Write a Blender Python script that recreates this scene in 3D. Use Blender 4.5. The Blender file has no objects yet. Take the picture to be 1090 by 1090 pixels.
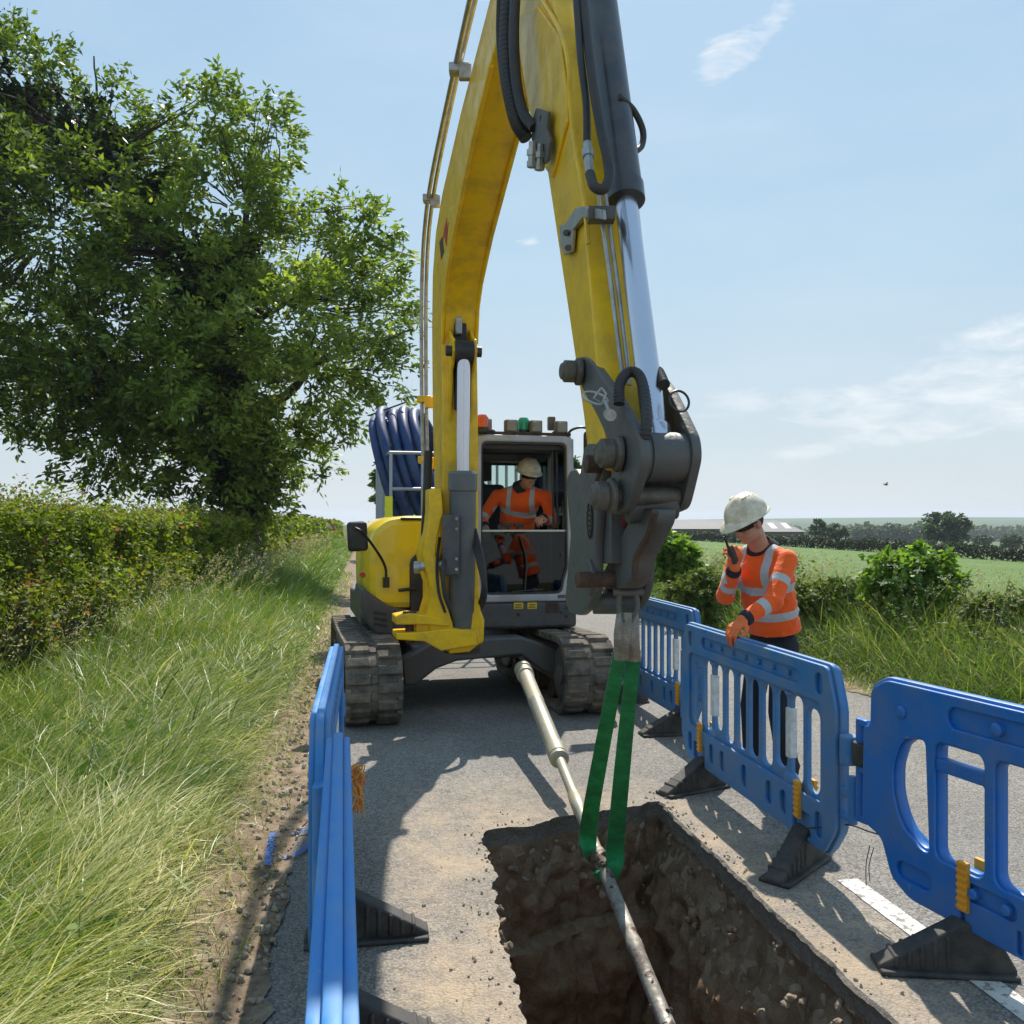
import bpy, bmesh, math, random
import numpy as np
from mathutils import Vector, Matrix, Euler, noise
from mathutils.geometry import tessellate_polygon
random.seed(7)
RNG = np.random.default_rng(11)
V = Vector
COL = bpy.context.scene.collection
CAMH, FPX, HY = 1.63, 940.0, 558.0

def P(px, py, Y):
    """a point of the place seen at a photo pixel, Y metres away"""
    return V(((px-545)/FPX*Y, Y, CAMH+(HY-py)/FPX*Y))
def G(px, py):
    Y = CAMH*FPX/(py-HY)
    return V(((px-545)/FPX*Y, Y, 0))

# ------------------------------------------------------------------ materials
def newmat(name):
    m = bpy.data.materials.new(name); m.use_nodes = True
    nt = m.node_tree; nt.nodes.clear()
    return m, nt
def N(nt, typ, **kw):
    n = nt.nodes.new(typ)
    for k, v in kw.items():
        if k == 'inp':
            for a, b in v.items(): n.inputs[a].default_value = b
        else: setattr(n, k, v)
    return n
def c4(c): return (c[0], c[1], c[2], 1)
def ramp(nt, stops, interp='LINEAR'):
    r = N(nt, 'ShaderNodeValToRGB'); cr = r.color_ramp; cr.interpolation = interp
    while len(cr.elements) < len(stops): cr.elements.new(0.5)
    for e, (p, c) in zip(cr.elements, stops):
        e.position = p; e.color = c4(c) if len(c) == 3 else c
    return r
def coord(nt, out='Object'):
    return N(nt, 'ShaderNodeTexCoord').outputs[out]
def mixc(nt, fac, a, b, mode='MIX'):
    m = N(nt, 'ShaderNodeMix', data_type='RGBA', blend_type=mode)
    L = nt.links
    for sock, v in ((m.inputs[0], fac), (m.inputs[6], a), (m.inputs[7], b)):
        if hasattr(v, 'is_linked') or isinstance(v, bpy.types.NodeSocket): L.new(v, sock)
        elif isinstance(v, (int, float)): sock.default_value = v
        else: sock.default_value = c4(v)
    return m.outputs[2]
def math_(nt, op, a, b=None, c=None, clamp=False):
    m = N(nt, 'ShaderNodeMath', operation=op, use_clamp=clamp)
    for i, v in enumerate((a, b, c)):
        if v is None: continue
        if isinstance(v, (int, float)): m.inputs[i].default_value = v
        else: nt.links.new(v, m.inputs[i])
    return m.outputs[0]
def mat(name, base, rough=.5, metal=0., var=.15, vscale=6., dirt=None, damt=.4, dscale=3., bump=.0, bscale=40., coat=0., spec=.5, chips=None, camt=.62, cscale=9.):
    m, nt = newmat(name); L = nt.links
    co = coord(nt)
    n1 = N(nt, 'ShaderNodeTexNoise', inp={'Scale': vscale, 'Detail': 6., 'Roughness': .6}); L.new(co, n1.inputs['Vector'])
    col = mixc(nt, n1.outputs[0], [c*(1-var) for c in base], [min(1, c*(1+var)) for c in base])
    rgh = None
    if dirt:
        n2 = N(nt, 'ShaderNodeTexNoise', inp={'Scale': dscale, 'Detail': 9., 'Roughness': .68}); L.new(co, n2.inputs['Vector'])
        r2 = ramp(nt, [(.5-.28*damt, (0, 0, 0)), (.78-.25*damt, (1, 1, 1))]); L.new(n2.outputs[0], r2.inputs[0])
        f = math_(nt, 'MULTIPLY', r2.outputs[0], min(.95, .45+.5*damt))
        col = mixc(nt, f, col, dirt)
        rgh = math_(nt, 'ADD', math_(nt, 'MULTIPLY', f, .45), rough, clamp=True)
    if chips:
        n3 = N(nt, 'ShaderNodeTexNoise', inp={'Scale': cscale, 'Detail': 8., 'Roughness': .75}); L.new(co, n3.inputs['Vector'])
        r3 = ramp(nt, [(camt, (0, 0, 0)), (camt+.02, (1, 1, 1))]); L.new(n3.outputs[0], r3.inputs[0])
        col = mixc(nt, r3.outputs[0], col, chips)
    b = N(nt, 'ShaderNodeBsdfPrincipled', inp={'Roughness': rough, 'Metallic': metal, 'Coat Weight': coat, 'Specular IOR Level': spec})
    L.new(col, b.inputs['Base Color'])
    if rgh is not None: L.new(rgh, b.inputs['Roughness'])
    if bump:
        n4 = N(nt, 'ShaderNodeTexNoise', inp={'Scale': bscale, 'Detail': 5.}); L.new(co, n4.inputs['Vector'])
        bp = N(nt, 'ShaderNodeBump', inp={'Strength': bump, 'Distance': .01}); L.new(n4.outputs[0], bp.inputs['Height']); L.new(bp.outputs[0], b.inputs['Normal'])
    o = N(nt, 'ShaderNodeOutputMaterial'); L.new(b.outputs[0], o.inputs[0])
    return m
def leafmat(name, stops, trans=.35, rough=.5, gloss=.5, big=None, bigscale=.6):
    """foliage: colour from the per-leaf random attribute, light passes through"""
    m, nt = newmat(name); L = nt.links
    at = N(nt, 'ShaderNodeAttribute', attribute_name='rnd')
    r = ramp(nt, stops); L.new(at.outputs['Fac'], r.inputs[0])
    col = r.outputs[0]
    if big:
        n1 = N(nt, 'ShaderNodeTexNoise', inp={'Scale': bigscale, 'Detail': 3.}); L.new(coord(nt), n1.inputs['Vector'])
        rr = ramp(nt, [(.42, (0, 0, 0)), (.6, (1, 1, 1))]); L.new(n1.outputs[0], rr.inputs[0])
        col = mixc(nt, math_(nt, 'MULTIPLY', rr.outputs[0], .75), col, big, 'MULTIPLY')
    b = N(nt, 'ShaderNodeBsdfPrincipled', inp={'Roughness': rough, 'Specular IOR Level': gloss}); L.new(col, b.inputs['Base Color'])
    t = N(nt, 'ShaderNodeBsdfTranslucent')
    tc = mixc(nt, .5, col, (1.15, 1.25, .35), 'MULTIPLY'); tb = mixc(nt, 1., tc, (1.9, 1.9, 1.2), 'MULTIPLY'); L.new(tb, t.inputs[0])
    mx = N(nt, 'ShaderNodeMixShader', inp={0: trans}); L.new(b.outputs[0], mx.inputs[1]); L.new(t.outputs[0], mx.inputs[2])
    o = N(nt, 'ShaderNodeOutputMaterial'); L.new(mx.outputs[0], o.inputs[0])
    return m
def glassmat(name, tint=(.8, .9, .85), refl=1.45, mult=1.0):
    m, nt = newmat(name); L = nt.links
    t = N(nt, 'ShaderNodeBsdfTransparent', inp={0: c4(tint)})
    g = N(nt, 'ShaderNodeBsdfGlossy', inp={'Roughness': .02})
    f = N(nt, 'ShaderNodeFresnel', inp={0: refl})
    fm = math_(nt, 'MULTIPLY', f.outputs[0], mult, clamp=True)
    mx = N(nt, 'ShaderNodeMixShader'); L.new(fm, mx.inputs[0]); L.new(t.outputs[0], mx.inputs[1]); L.new(g.outputs[0], mx.inputs[2])
    o = N(nt, 'ShaderNodeOutputMaterial'); L.new(mx.outputs[0], o.inputs[0])
    return m

# ------------------------------------------------------------------ mesh builder
ROOTM = {}
def rootm(o):
    while o is not None and o.name not in ROOTM: o = o.parent
    return ROOTM[o.name] if o is not None else Matrix()
def link(o, parent=None):
    COL.objects.link(o)
    if parent is not None: o.parent = parent
    return o
def finish(me, name, m, parent=None, world=False, ang=35, bevel=0, seg=2):
    if world and parent is not None: me.transform(rootm(parent).inverted())
    if ang is not None:
        me.shade_smooth(); me.set_sharp_from_angle(angle=math.radians(ang))
    me.name = name
    me.materials.clear()
    me.materials.append(m)
    o = bpy.data.objects.new(name, me); link(o, parent)
    if bevel:
        b = o.modifiers.new('bevel', 'BEVEL'); b.width = bevel; b.segments = seg; b.limit_method = 'ANGLE'; b.angle_limit = math.radians(40)
    return o
def frame(z, hint=V((0, 0, 1))):
    z = z.normalized()
    if abs(z.dot(hint)) > .97: hint = V((1, 0, 0))
    x = hint.cross(z).normalized(); y = z.cross(x)
    return x, y, z
class MB:
    def __init__(s): s.v = []; s.f = []
    def add(s, vs, fs):
        k = len(s.v); s.v += [tuple(v) for v in vs]; s.f += [tuple(i+k for i in f) for f in fs]
    def box(s, c, size, M=None, taper=1.):
        hx, hy, hz = [a/2 for a in size]; c = V(c)
        vs = []
        for z in (-1, 1):
            t = taper if z > 0 else 1
            for x, y in ((-1, -1), (1, -1), (1, 1), (-1, 1)):
                p = V((x*hx*t, y*hy*t, z*hz)); 
                if M: p = M @ p
                vs.append(c+p)
        s.add(vs, [(3, 2, 1, 0), (4, 5, 6, 7), (0, 1, 5, 4), (1, 2, 6, 5), (2, 3, 7, 6), (3, 0, 4, 7)]); return s
    def b2(s, lo, hi):
        lo = V(lo); hi = V(hi); return s.box((lo+hi)/2, hi-lo)
    def bar(s, p0, p1, w, h, hint=V((0, 0, 1))):
        p0 = V(p0); p1 = V(p1); x, y, z = frame(p1-p0, hint)
        M = Matrix((x, y, z)).transposed()
        return s.box((p0+p1)/2, (w, h, (p1-p0).length), M)
    def tube(s, pts, r, n=12, caps=True, hint=V((0, 0, 1))):
        pts = [V(p) for p in pts]; m = len(pts)
        rs = r if isinstance(r, (list, tuple)) else [r]*m
        prevx = None; vs = []
        for i, p in enumerate(pts):
            t = pts[min(i+1, m-1)]-pts[max(i-1, 0)]
            if t.length < 1e-9: t = V((0, 0, 1))
            t.normalize()
            if prevx is None: x, y, _ = frame(t, hint)
            else:
                x = prevx - t*prevx.dot(t); x.normalize(); y = t.cross(x)
            prevx = x
            for k in range(n):
                a = 2*math.pi*k/n; vs.append(p+(x*math.cos(a)+y*math.sin(a))*rs[i])
        fs = []
        for i in range(m-1):
            for k in range(n):
                a = i*n+k; b = i*n+(k+1) % n; fs.append((a, b, b+n, a+n))
        if caps: fs.append(tuple(range(n-1, -1, -1))); fs.append(tuple((m-1)*n+k for k in range(n)))
        s.add(vs, fs); return s
    def cyl(s, p0, p1, r, n=20, r1=None):
        return s.tube([p0, p1], [r, r if r1 is None else r1], n)
    def lathe(s, p0, d, prof, n=24):
        """prof: (distance along d, radius)"""
        d = V(d).normalized(); p0 = V(p0)
        x, y, z = frame(d); vs = []
        for (a, r) in prof:
            for k in range(n):
                t = 2*math.pi*k/n; vs.append(p0+d*a+(x*math.cos(t)+y*math.sin(t))*max(r, 1e-4))
        fs = []
        for i in range(len(prof)-1):
            for k in range(n):
                a = i*n+k; b = i*n+(k+1) % n; fs.append((a, b, b+n, a+n))
        fs.append(tuple(range(n-1, -1, -1))); fs.append(tuple((len(prof)-1)*n+k for k in range(n)))
        s.add(vs, fs); return s
    def prism(s, poly, vec):
        """poly: list of 3D points (one plane), extruded by vec"""
        poly = [V(p) for p in poly]; vec = V(vec); n = len(poly)
        nor = V((0, 0, 0))
        for i in range(n): nor += poly[i].cross(poly[(i+1) % n])
        if nor.dot(vec) < 0: poly = poly[::-1]
        vs = poly+[p+vec for p in poly]
        fs = [tuple(range(n-1, -1, -1)), tuple(range(n, 2*n))]
        for i in range(n): j = (i+1) % n; fs.append((i, j, j+n, i+n))
        s.add(vs, fs); return s
    def ell(s, c, r, M=None, nu=20, nv=12):
        c = V(c); vs = []; fs = []
        for j in range(nv+1):
            th = math.pi*j/nv
            for i in range(nu):
                ph = 2*math.pi*i/nu
                p = V((r[0]*math.sin(th)*math.cos(ph), r[1]*math.sin(th)*math.sin(ph), r[2]*math.cos(th)))
                if j in (0, nv): p = V((1e-5*math.cos(ph), 1e-5*math.sin(ph), p.z))
                if M: p = M @ p
                vs.append(c+p)
        for j in range(nv):
            for i in range(nu):
                a = j*nu+i; b = j*nu+(i+1) % nu; fs.append((a, a+nu, b+nu, b))
        s.add(vs, fs); return s
    def cap(s, p0, p1, r0, r1=None, n=16):
        p0 = V(p0); p1 = V(p1); r1 = r0 if r1 is None else r1
        d = p1-p0; L = d.length
        if L < 1e-6: return s.ell(p0, (r0, r0, r0))
        d.normalize(); prof = []
        for k in range(6): a = math.pi/2*(1-k/5.); prof.append((-r0*math.sin(a), r0*math.cos(a)))
        for k in range(6): a = math.pi/2*k/5.; prof.append((L+r1*math.sin(a), r1*math.cos(a)))
        return s.lathe(p0, d, prof, n)
    def mesh(s, name='m'):
        me = bpy.data.meshes.new(name); me.from_pydata(s.v, [], s.f); me.update(); return me
    def build(s, name, m, parent=None, world=False, ang=35, bevel=0, seg=2):
        return finish(s.mesh(name), name, m, parent, world, ang, bevel, seg)

def evalmesh(o):
    dg = bpy.context.evaluated_depsgraph_get(); dg.update()
    return bpy.data.meshes.new_from_object(o.evaluated_get(dg), depsgraph=dg)
def remesh(mb, voxel=.01, smooth=6, fac=.5):
    me = mb.mesh(); o = bpy.data.objects.new('tmp', me); COL.objects.link(o)
    r = o.modifiers.new('r', 'REMESH'); r.mode = 'VOXEL'; r.voxel_size = voxel
    if smooth: s = o.modifiers.new('s', 'SMOOTH'); s.factor = fac; s.iterations = smooth
    out = evalmesh(o); bpy.data.objects.remove(o); bpy.data.meshes.remove(me)
    return out
def rrect(x0, z0, x1, z1, r, n=4):
    r = min(r, abs(x1-x0)/2-1e-4, abs(z1-z0)/2-1e-4); pts = []
    for cx, cz, a0 in ((x1-r, z0+r, -90), (x1-r, z1-r, 0), (x0+r, z1-r, 90), (x0+r, z0+r, 180)):
        for k in range(n+1): a = math.radians(a0+90*k/n); pts.append((cx+r*math.cos(a), cz+r*math.sin(a)))
    return pts
def roundpoly(pts, r, n=4):
    out = []; m = len(pts)
    for i in range(m):
        a = V(pts[i-1]).to_2d() if len(pts[i]) > 2 else V(pts[i-1]); b = V(pts[i]); c = V(pts[(i+1) % m])
        d1 = (a-b); d2 = (c-b); rr = min(r, d1.length*.45, d2.length*.45)
        p = b+d1.normalized()*rr; q = b+d2.normalized()*rr
        for k in range(n+1):
            t = k/n; out.append(tuple(p*(1-t)**2+b*2*t*(1-t)+q*t*t))
    return out
def plate(outer, holes, thick, bevel, M=None):
    """flat plate with holes: curve fill, rounded rims. 2D (a,b) -> local x,y; thickness along z; M maps to wanted frame. returns mesh"""
    cu = bpy.data.curves.new('p', 'CURVE'); cu.dimensions = '2D'; cu.fill_mode = 'BOTH'
    cu.extrude = thick/2-bevel; cu.bevel_depth = bevel; cu.offset = -bevel; cu.bevel_resolution = 1
    for lp in [outer]+list(holes):
        sp = cu.splines.new('POLY'); sp.points.add(len(lp)-1)
        for i, p in enumerate(lp): sp.points[i].co = (p[0], p[1], 0, 1)
        sp.use_cyclic_u = True
    o = bpy.data.objects.new('p', cu); COL.objects.link(o)
    me = evalmesh(o); bpy.data.objects.remove(o); bpy.data.curves.remove(cu)
    if M: me.transform(M)
    return me
def join_meshes(ms):
    bm = bmesh.new()
    for m in ms: bm.from_mesh(m)
    out = bpy.data.meshes.new('j'); bm.to_mesh(out); bm.free()
    for m in ms: bpy.data.meshes.remove(m)
    return out
XZ = Matrix(((1, 0, 0, 0), (0, 0, 1, 0), (0, 1, 0, 0), (0, 0, 0, 1)))    # plate plane (a,b) -> x,z ; thickness -> y
def tag(o, label=None, cat=None, group=None, kind=None):
    if label: o['label'] = label
    if cat: o['category'] = cat
    if group: o['group'] = group
    if kind: o['kind'] = kind
    return o
def thing(name, label, cat, loc=(0, 0, 0), rot=(0, 0, 0), group=None):
    o = bpy.data.objects.new(name, None); o.empty_display_size = .2; COL.objects.link(o)
    o.location = loc; o.rotation_euler = rot
    ROOTM[o.name] = Matrix.Translation(V(loc)) @ Euler(rot).to_matrix().to_4x4()
    return tag(o, label, cat, group)
def rootmesh(me, name, m, base, ang=35):
    """top-level mesh thing whose data is given in world space"""
    me.transform(Matrix.Translation(-V(base)))
    o = finish(me, name, m, None, False, ang); o.location = base
    ROOTM[o.name] = Matrix.Translation(V(base)); return o
def copy_tree(o, parent=None):
    c = o.copy(); COL.objects.link(c); c.parent = parent
    for ch in list(o.children): copy_tree(ch, c)
    return c
def quads_mesh(name, co, rnd=None, per=4):
    """co: (n, per, 3) quad corners (per=4) or strips of (per/2) pairs"""
    n = co.shape[0]; me = bpy.data.meshes.new(name)
    me.vertices.add(n*per); me.vertices.foreach_set('co', co.reshape(-1).astype(np.float32))
    if per == 4: idx = np.arange(n*4, dtype=np.int32); nf = n
    else:
        q = per//2-1; base = (np.arange(n)*per)[:, None, None]
        k = np.arange(q)[None, :, None]*2
        idx = (base+k+np.array([0, 1, 3, 2])[None, None, :]).reshape(-1).astype(np.int32); nf = n*q
    me.loops.add(nf*4); me.loops.foreach_set('vertex_index', idx)
    me.polygons.add(nf); me.polygons.foreach_set('loop_start', np.arange(0, nf*4, 4, dtype=np.int32))
    me.update(calc_edges=True)
    if rnd is not None:
        a = me.attributes.new('rnd', 'FLOAT', 'POINT'); a.data.foreach_set('value', np.repeat(rnd, per).astype(np.float32))
    return me
def unit(a): return a/np.maximum(np.linalg.norm(a, axis=-1, keepdims=True), 1e-9)
def leaves(pos, size, aspect=.45, updown=.35, rng=RNG, along=None, cup=.0):
    """one leaf-shaped quad per position"""
    n = len(pos); d = rng.normal(size=(n, 3))
    if along is not None: d = d*.6+along
    d[:, 2] *= .7; d = unit(d)
    q = rng.normal(size=(n, 3)); q[:, 2] *= updown; s = unit(np.cross(d, unit(q+np.array([0, 0, 1e-3]))+np.array([0, 0, .9])))
    L = (size*(.6+.8*rng.random(n)))[:, None]; w = L*aspect*.5
    mid = pos+d*L*.45
    co = np.stack([pos, mid+s*w, pos+d*L, mid-s*w], axis=1)
    return co
def blades(pos, length, width, heading, lean, curl, rng=RNG, seg=3):
    """grass blades: strip of seg quads. lean: initial tilt, curl: extra tilt along the blade (radians)"""
    n = len(pos); hd = np.stack([np.cos(heading), np.sin(heading), np.zeros(n)], 1)
    tw = rng.random(n)*math.pi; side = np.stack([np.cos(tw), np.sin(tw), np.zeros(n)], 1)
    p = pos.copy(); pts = [p.copy()]; st = (length/seg)[:, None]
    for k in range(seg):
        a = lean+curl*(k+.5)/seg
        p = p+(hd*np.sin(a)[:, None]+np.array([0, 0, 1.])*np.cos(a)[:, None])*st; pts.append(p.copy())
    out = []
    for k, q in enumerate(pts):
        w = (width*(1-.92*(k/seg)**1.5))[:, None]*.5
        out += [q-side*w, q+side*w]
    return np.stack(out, axis=1)
EXPO = .55
SKYSTR = .10
SKYMIX = .88
SKYGAIN = 6.9
SKYTOP = (.34, .56, .80)
SKYMID = (.45, .65, .80)
SKYLOW = (.60, .695, .75)
SKYHOR = (.68, .72, .745)
SKYCLOUD = (6.6, 6.8, 7.0)
# ------------------------------------------------------------------ camera, light, sky
sc = bpy.context.scene
cam = bpy.data.objects.new('camera', bpy.data.cameras.new('camera')); COL.objects.link(cam)
cam.location = (0, 0, CAMH); cam.rotation_euler = (math.radians(90), 0, 0)
cam.data.sensor_width = 36; cam.data.lens = 36*FPX/1090; cam.data.shift_y = 13/1090
cam.data.clip_start = .05; cam.data.clip_end = 8000
sc.camera = cam
SUN = V((.105, .77, 1)).normalized(); SEL = math.asin(SUN.z); SAZ = math.atan2(SUN.x, SUN.y)
sl = bpy.data.lights.new('sun', 'SUN'); sl.energy = 4.3; sl.angle = math.radians(.55); sl.color = (1, .94, .84)
so = bpy.data.objects.new('sun', sl); COL.objects.link(so)
so.rotation_euler = SUN.to_track_quat('Z', 'Y').to_euler()
w = bpy.data.worlds.new('World'); sc.world = w; w.use_nodes = True; nt = w.node_tree; nt.nodes.clear(); L = nt.links
sky = N(nt, 'ShaderNodeTexSky', sky_type='NISHITA', sun_disc=False, sun_elevation=SEL, sun_rotation=SAZ, altitude=60, air_density=1.0, dust_density=1.6, ozone_density=1.2)
tc = N(nt, 'ShaderNodeTexCoord'); sp = N(nt, 'ShaderNodeSeparateXYZ'); L.new(tc.outputs['Generated'], sp.inputs[0])
X_, Y_, Z_ = sp.outputs
az = math_(nt, 'ARCTAN2', X_, Y_); el = math_(nt, 'ARCSINE', Z_)
def window(px, py, wa, we, slope=0.):
    a0 = math.atan((px-545)/FPX); e0 = math.atan((HY-py)/FPX*math.cos(a0))
    da = math_(nt, 'SUBTRACT', az, a0)
    de = math_(nt, 'SUBTRACT', math_(nt, 'SUBTRACT', el, e0), math_(nt, 'MULTIPLY', da, slope))
    q = math_(nt, 'ADD', math_(nt, 'POWER', math_(nt, 'DIVIDE', da, wa), 2), math_(nt, 'POWER', math_(nt, 'DIVIDE', de, we), 2))
    return math_(nt, 'POWER', 2.718, math_(nt, 'MULTIPLY', q, -1))
cl = None
for args in ((803, 38, .055, .020, .45), (775, 60, .035, .022, .2), (1068, 352, .055, .020, .1), (1010, 412, .15, .028, .22), (800, 428, .10, .016, .05), (880, 478, .09, .010, .1), (1060, 440, .12, .03, 0), (1100, 400, .10, .03, 0), (560, 255, .02, .006, 0), (500, 0, .3, .0002, 0)):
    g = window(*args); cl = g if cl is None else math_(nt, 'ADD', cl, g)
mp = N(nt, 'ShaderNodeCombineXYZ'); L.new(math_(nt, 'MULTIPLY', az, 5.), mp.inputs[0]); L.new(math_(nt, 'MULTIPLY', el, 17.), mp.inputs[1])
cn = N(nt, 'ShaderNodeTexNoise', inp={'Scale': 3.0, 'Detail': 10., 'Roughness': .66, 'Distortion': .6}); L.new(mp.outputs[0], cn.inputs['Vector'])
cf = math_(nt, 'MULTIPLY', math_(nt, 'SUBTRACT', math_(nt, 'MULTIPLY', math_(nt, 'MINIMUM', cl, 1.), .62), math_(nt, 'SUBTRACT', 1.30, math_(nt, 'MULTIPLY', cn.outputs[0], 1.85))), 1.5, clamp=True)
cf = math_(nt, 'MULTIPLY', cf, .85)
# pale summer haze that is everywhere, whiter near the horizon
vr = ramp(nt, [(0, SKYHOR), (.10, SKYLOW), (.45, SKYMID), (1, SKYTOP)]); L.new(math_(nt, 'MULTIPLY', math_(nt, 'MAXIMUM', el, 0), 1/.62), vr.inputs[0])
vn = N(nt, 'ShaderNodeTexNoise', inp={'Scale': .8, 'Detail': 5., 'Roughness': .55}); L.new(mp.outputs[0], vn.inputs['Vector'])
vs_ = mixc(nt, math_(nt, 'MULTIPLY', math_(nt, 'SUBTRACT', vn.outputs[0], .42), .35, clamp=True), vr.outputs[0], (1, 1, 1))
vv = N(nt, 'ShaderNodeVectorMath', operation='SCALE', inp={'Scale': SKYGAIN}); L.new(vs_, vv.inputs[0])
c1 = mixc(nt, SKYMIX, sky.outputs[0], vv.outputs[0])
c2 = mixc(nt, cf, c1, SKYCLOUD)
bg = N(nt, 'ShaderNodeBackground', inp={1: SKYSTR}); L.new(c2, bg.inputs[0])
wo = N(nt, 'ShaderNodeOutputWorld'); L.new(bg.outputs[0], wo.inputs[0])
sc.view_settings.view_transform = 'Standard'; sc.view_settings.look = 'None'; sc.view_settings.gamma = 1; sc.view_settings.exposure = EXPO
sc.cycles.max_bounces = 8; sc.cycles.transparent_max_bounces = 12; sc.cycles.use_denoising = True
sc.cycles.caustics_reflective = False; sc.cycles.caustics_refractive = False

# ------------------------------------------------------------------ ground
D2 = V((-.163, .9866)); E2 = V((.9866, .163))
def rd(s, t, z=0.): return V((D2.x*s+E2.x*t, D2.y*s+E2.y*t, z))
def st(x, y): return D2.x*x+D2.y*y, E2.x*x+E2.y*y
def ssm(a, b, x):
    x = np.clip((x-a)/(b-a), 0, 1); return x*x*(3-2*x)
TL, TR = -.34, 4.68
def gz(s, t):
    s = np.asarray(s, float); t = np.asarray(t, float)
    x = D2.x*s+E2.x*t; y = D2.y*s+E2.y*t; d = np.hypot(x, y)
    zl = .008+.05*ssm(TL, TL-.5, t) + .12*ssm(TL-.4, TL-2.2, t)+.012*np.sin(s*3.1+t*5)*ssm(TL-.1, TL-.5, t)
    r = np.clip(x/np.maximum(y, .1), 0, 2)
    k = np.clip(.004+.043*(r-.165), .003, .024)
    near = -k*np.maximum(d-12, 0)*ssm(TR+1.5, TR+6, t)
    near = np.where(d > 130, -k*118-.028*np.clip(d-130, 0, 230)*ssm(.1, .5, r), near)
    hill = 24*ssm(700, 2200, d)*(.55+.45*np.sin(x*.0021+.9))*ssm(.05, .6, r)+9*ssm(500, 2000, d)
    zr = .006+.05*ssm(TR, TR+.4, t)+.03*ssm(TR+.5, TR+1.6, t)+near+hill+.01*np.sin(s*2.3+t*4)*ssm(TR+.1, TR+.6, t)*(1-ssm(20, 60, d))
    return np.where(t < 2, zl, zr)
def sheet(name, ss, ts, m, jit=None):
    S, T = np.meshgrid(ss, ts, indexing='ij')
    if jit is not None:
        for i, s_ in enumerate(ss): T[i, 0] += jit*(noise.noise((s_*2.7, 3.1, jit*9))+.6*noise.noise((s_*11, 1.1, jit*9)))
    Z = gz(S, T); X = D2.x*S+E2.x*T; Y = D2.y*S+E2.y*T
    vs = np.stack([X, Y, Z], -1).reshape(-1, 3); n = len(ts)
    fs = []
    for i in range(len(ss)-1):
        for j in range(n-1): a = i*n+j; fs.append((a, a+1, a+n+1, a+n) if ts[-1] < ts[0] else (a, a+n, a+n+1, a+1))
    fs = [f[::-1] for f in fs]
    mb = MB(); mb.v = [tuple(v) for v in vs]; mb.f = fs
    o = mb.build(name, m, ang=60); tag(o, kind='structure'); return o
# ground material: soil beside the road, thatch under the grass, pasture beyond
def groundmat():
    m, nt = newmat('verge_ground'); L = nt.links; co = coord(nt)
    n1 = N(nt, 'ShaderNodeTexNoise', inp={'Scale': 9., 'Detail': 10., 'Roughness': .7}); L.new(co, n1.inputs[0])
    n2 = N(nt, 'ShaderNodeTexNoise', inp={'Scale': 45., 'Detail': 6., 'Roughness': .7}); L.new(co, n2.inputs[0])
    r1 = ramp(nt, [(.3, (.10, .068, .045)), (.5, (.24, .175, .12)), (.72, (.40, .32, .235))]); L.new(n1.outputs[0], r1.inputs[0])
    soil = mixc(nt, .6, r1.outputs[0], n2.outputs[0], 'OVERLAY')
    r2 = ramp(nt, [(.3, (.03, .045, .012)), (.55, (.09, .10, .03)), (.75, (.20, .17, .08))]); L.new(n1.outputs[0], r2.inputs[0])
    sp = N(nt, 'ShaderNodeSeparateXYZ'); L.new(co, sp.inputs[0])
    t = math_(nt, 'ADD', math_(nt, 'MULTIPLY', sp.outputs[0], E2.x), math_(nt, 'MULTIPLY', sp.outputs[1], E2.y))
    wob = math_(nt, 'MULTIPLY', math_(nt, 'SUBTRACT', n1.outputs[0], .5), .5)
    f = math_(nt, 'MULTIPLY', math_(nt, 'ADD', math_(nt, 'ADD', t, wob), .72), -8., clamp=True)
    g = math_(nt, 'MULTIPLY', math_(nt, 'SUBTRACT', math_(nt, 'ADD', t, wob), TR+.12), 8., clamp=True)
    col = mixc(nt, math_(nt, 'MAXIMUM', f, g), soil, r2.outputs[0])
    b = N(nt, 'ShaderNodeBsdfPrincipled', inp={'Roughness': .95, 'Specular IOR Level': .2}); L.new(col, b.inputs[0])
    bp = N(nt, 'ShaderNodeBump', inp={'Strength': .9, 'Distance': .02}); L.new(math_(nt, 'ADD', n1.outputs[0], math_(nt, 'MULTIPLY', n2.outputs[0], .5)), bp.inputs['Height']); L.new(bp.outputs[0], b.inputs['Normal'])
    o = N(nt, 'ShaderNodeOutputMaterial'); L.new(b.outputs[0], o.inputs[0]); return m
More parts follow.
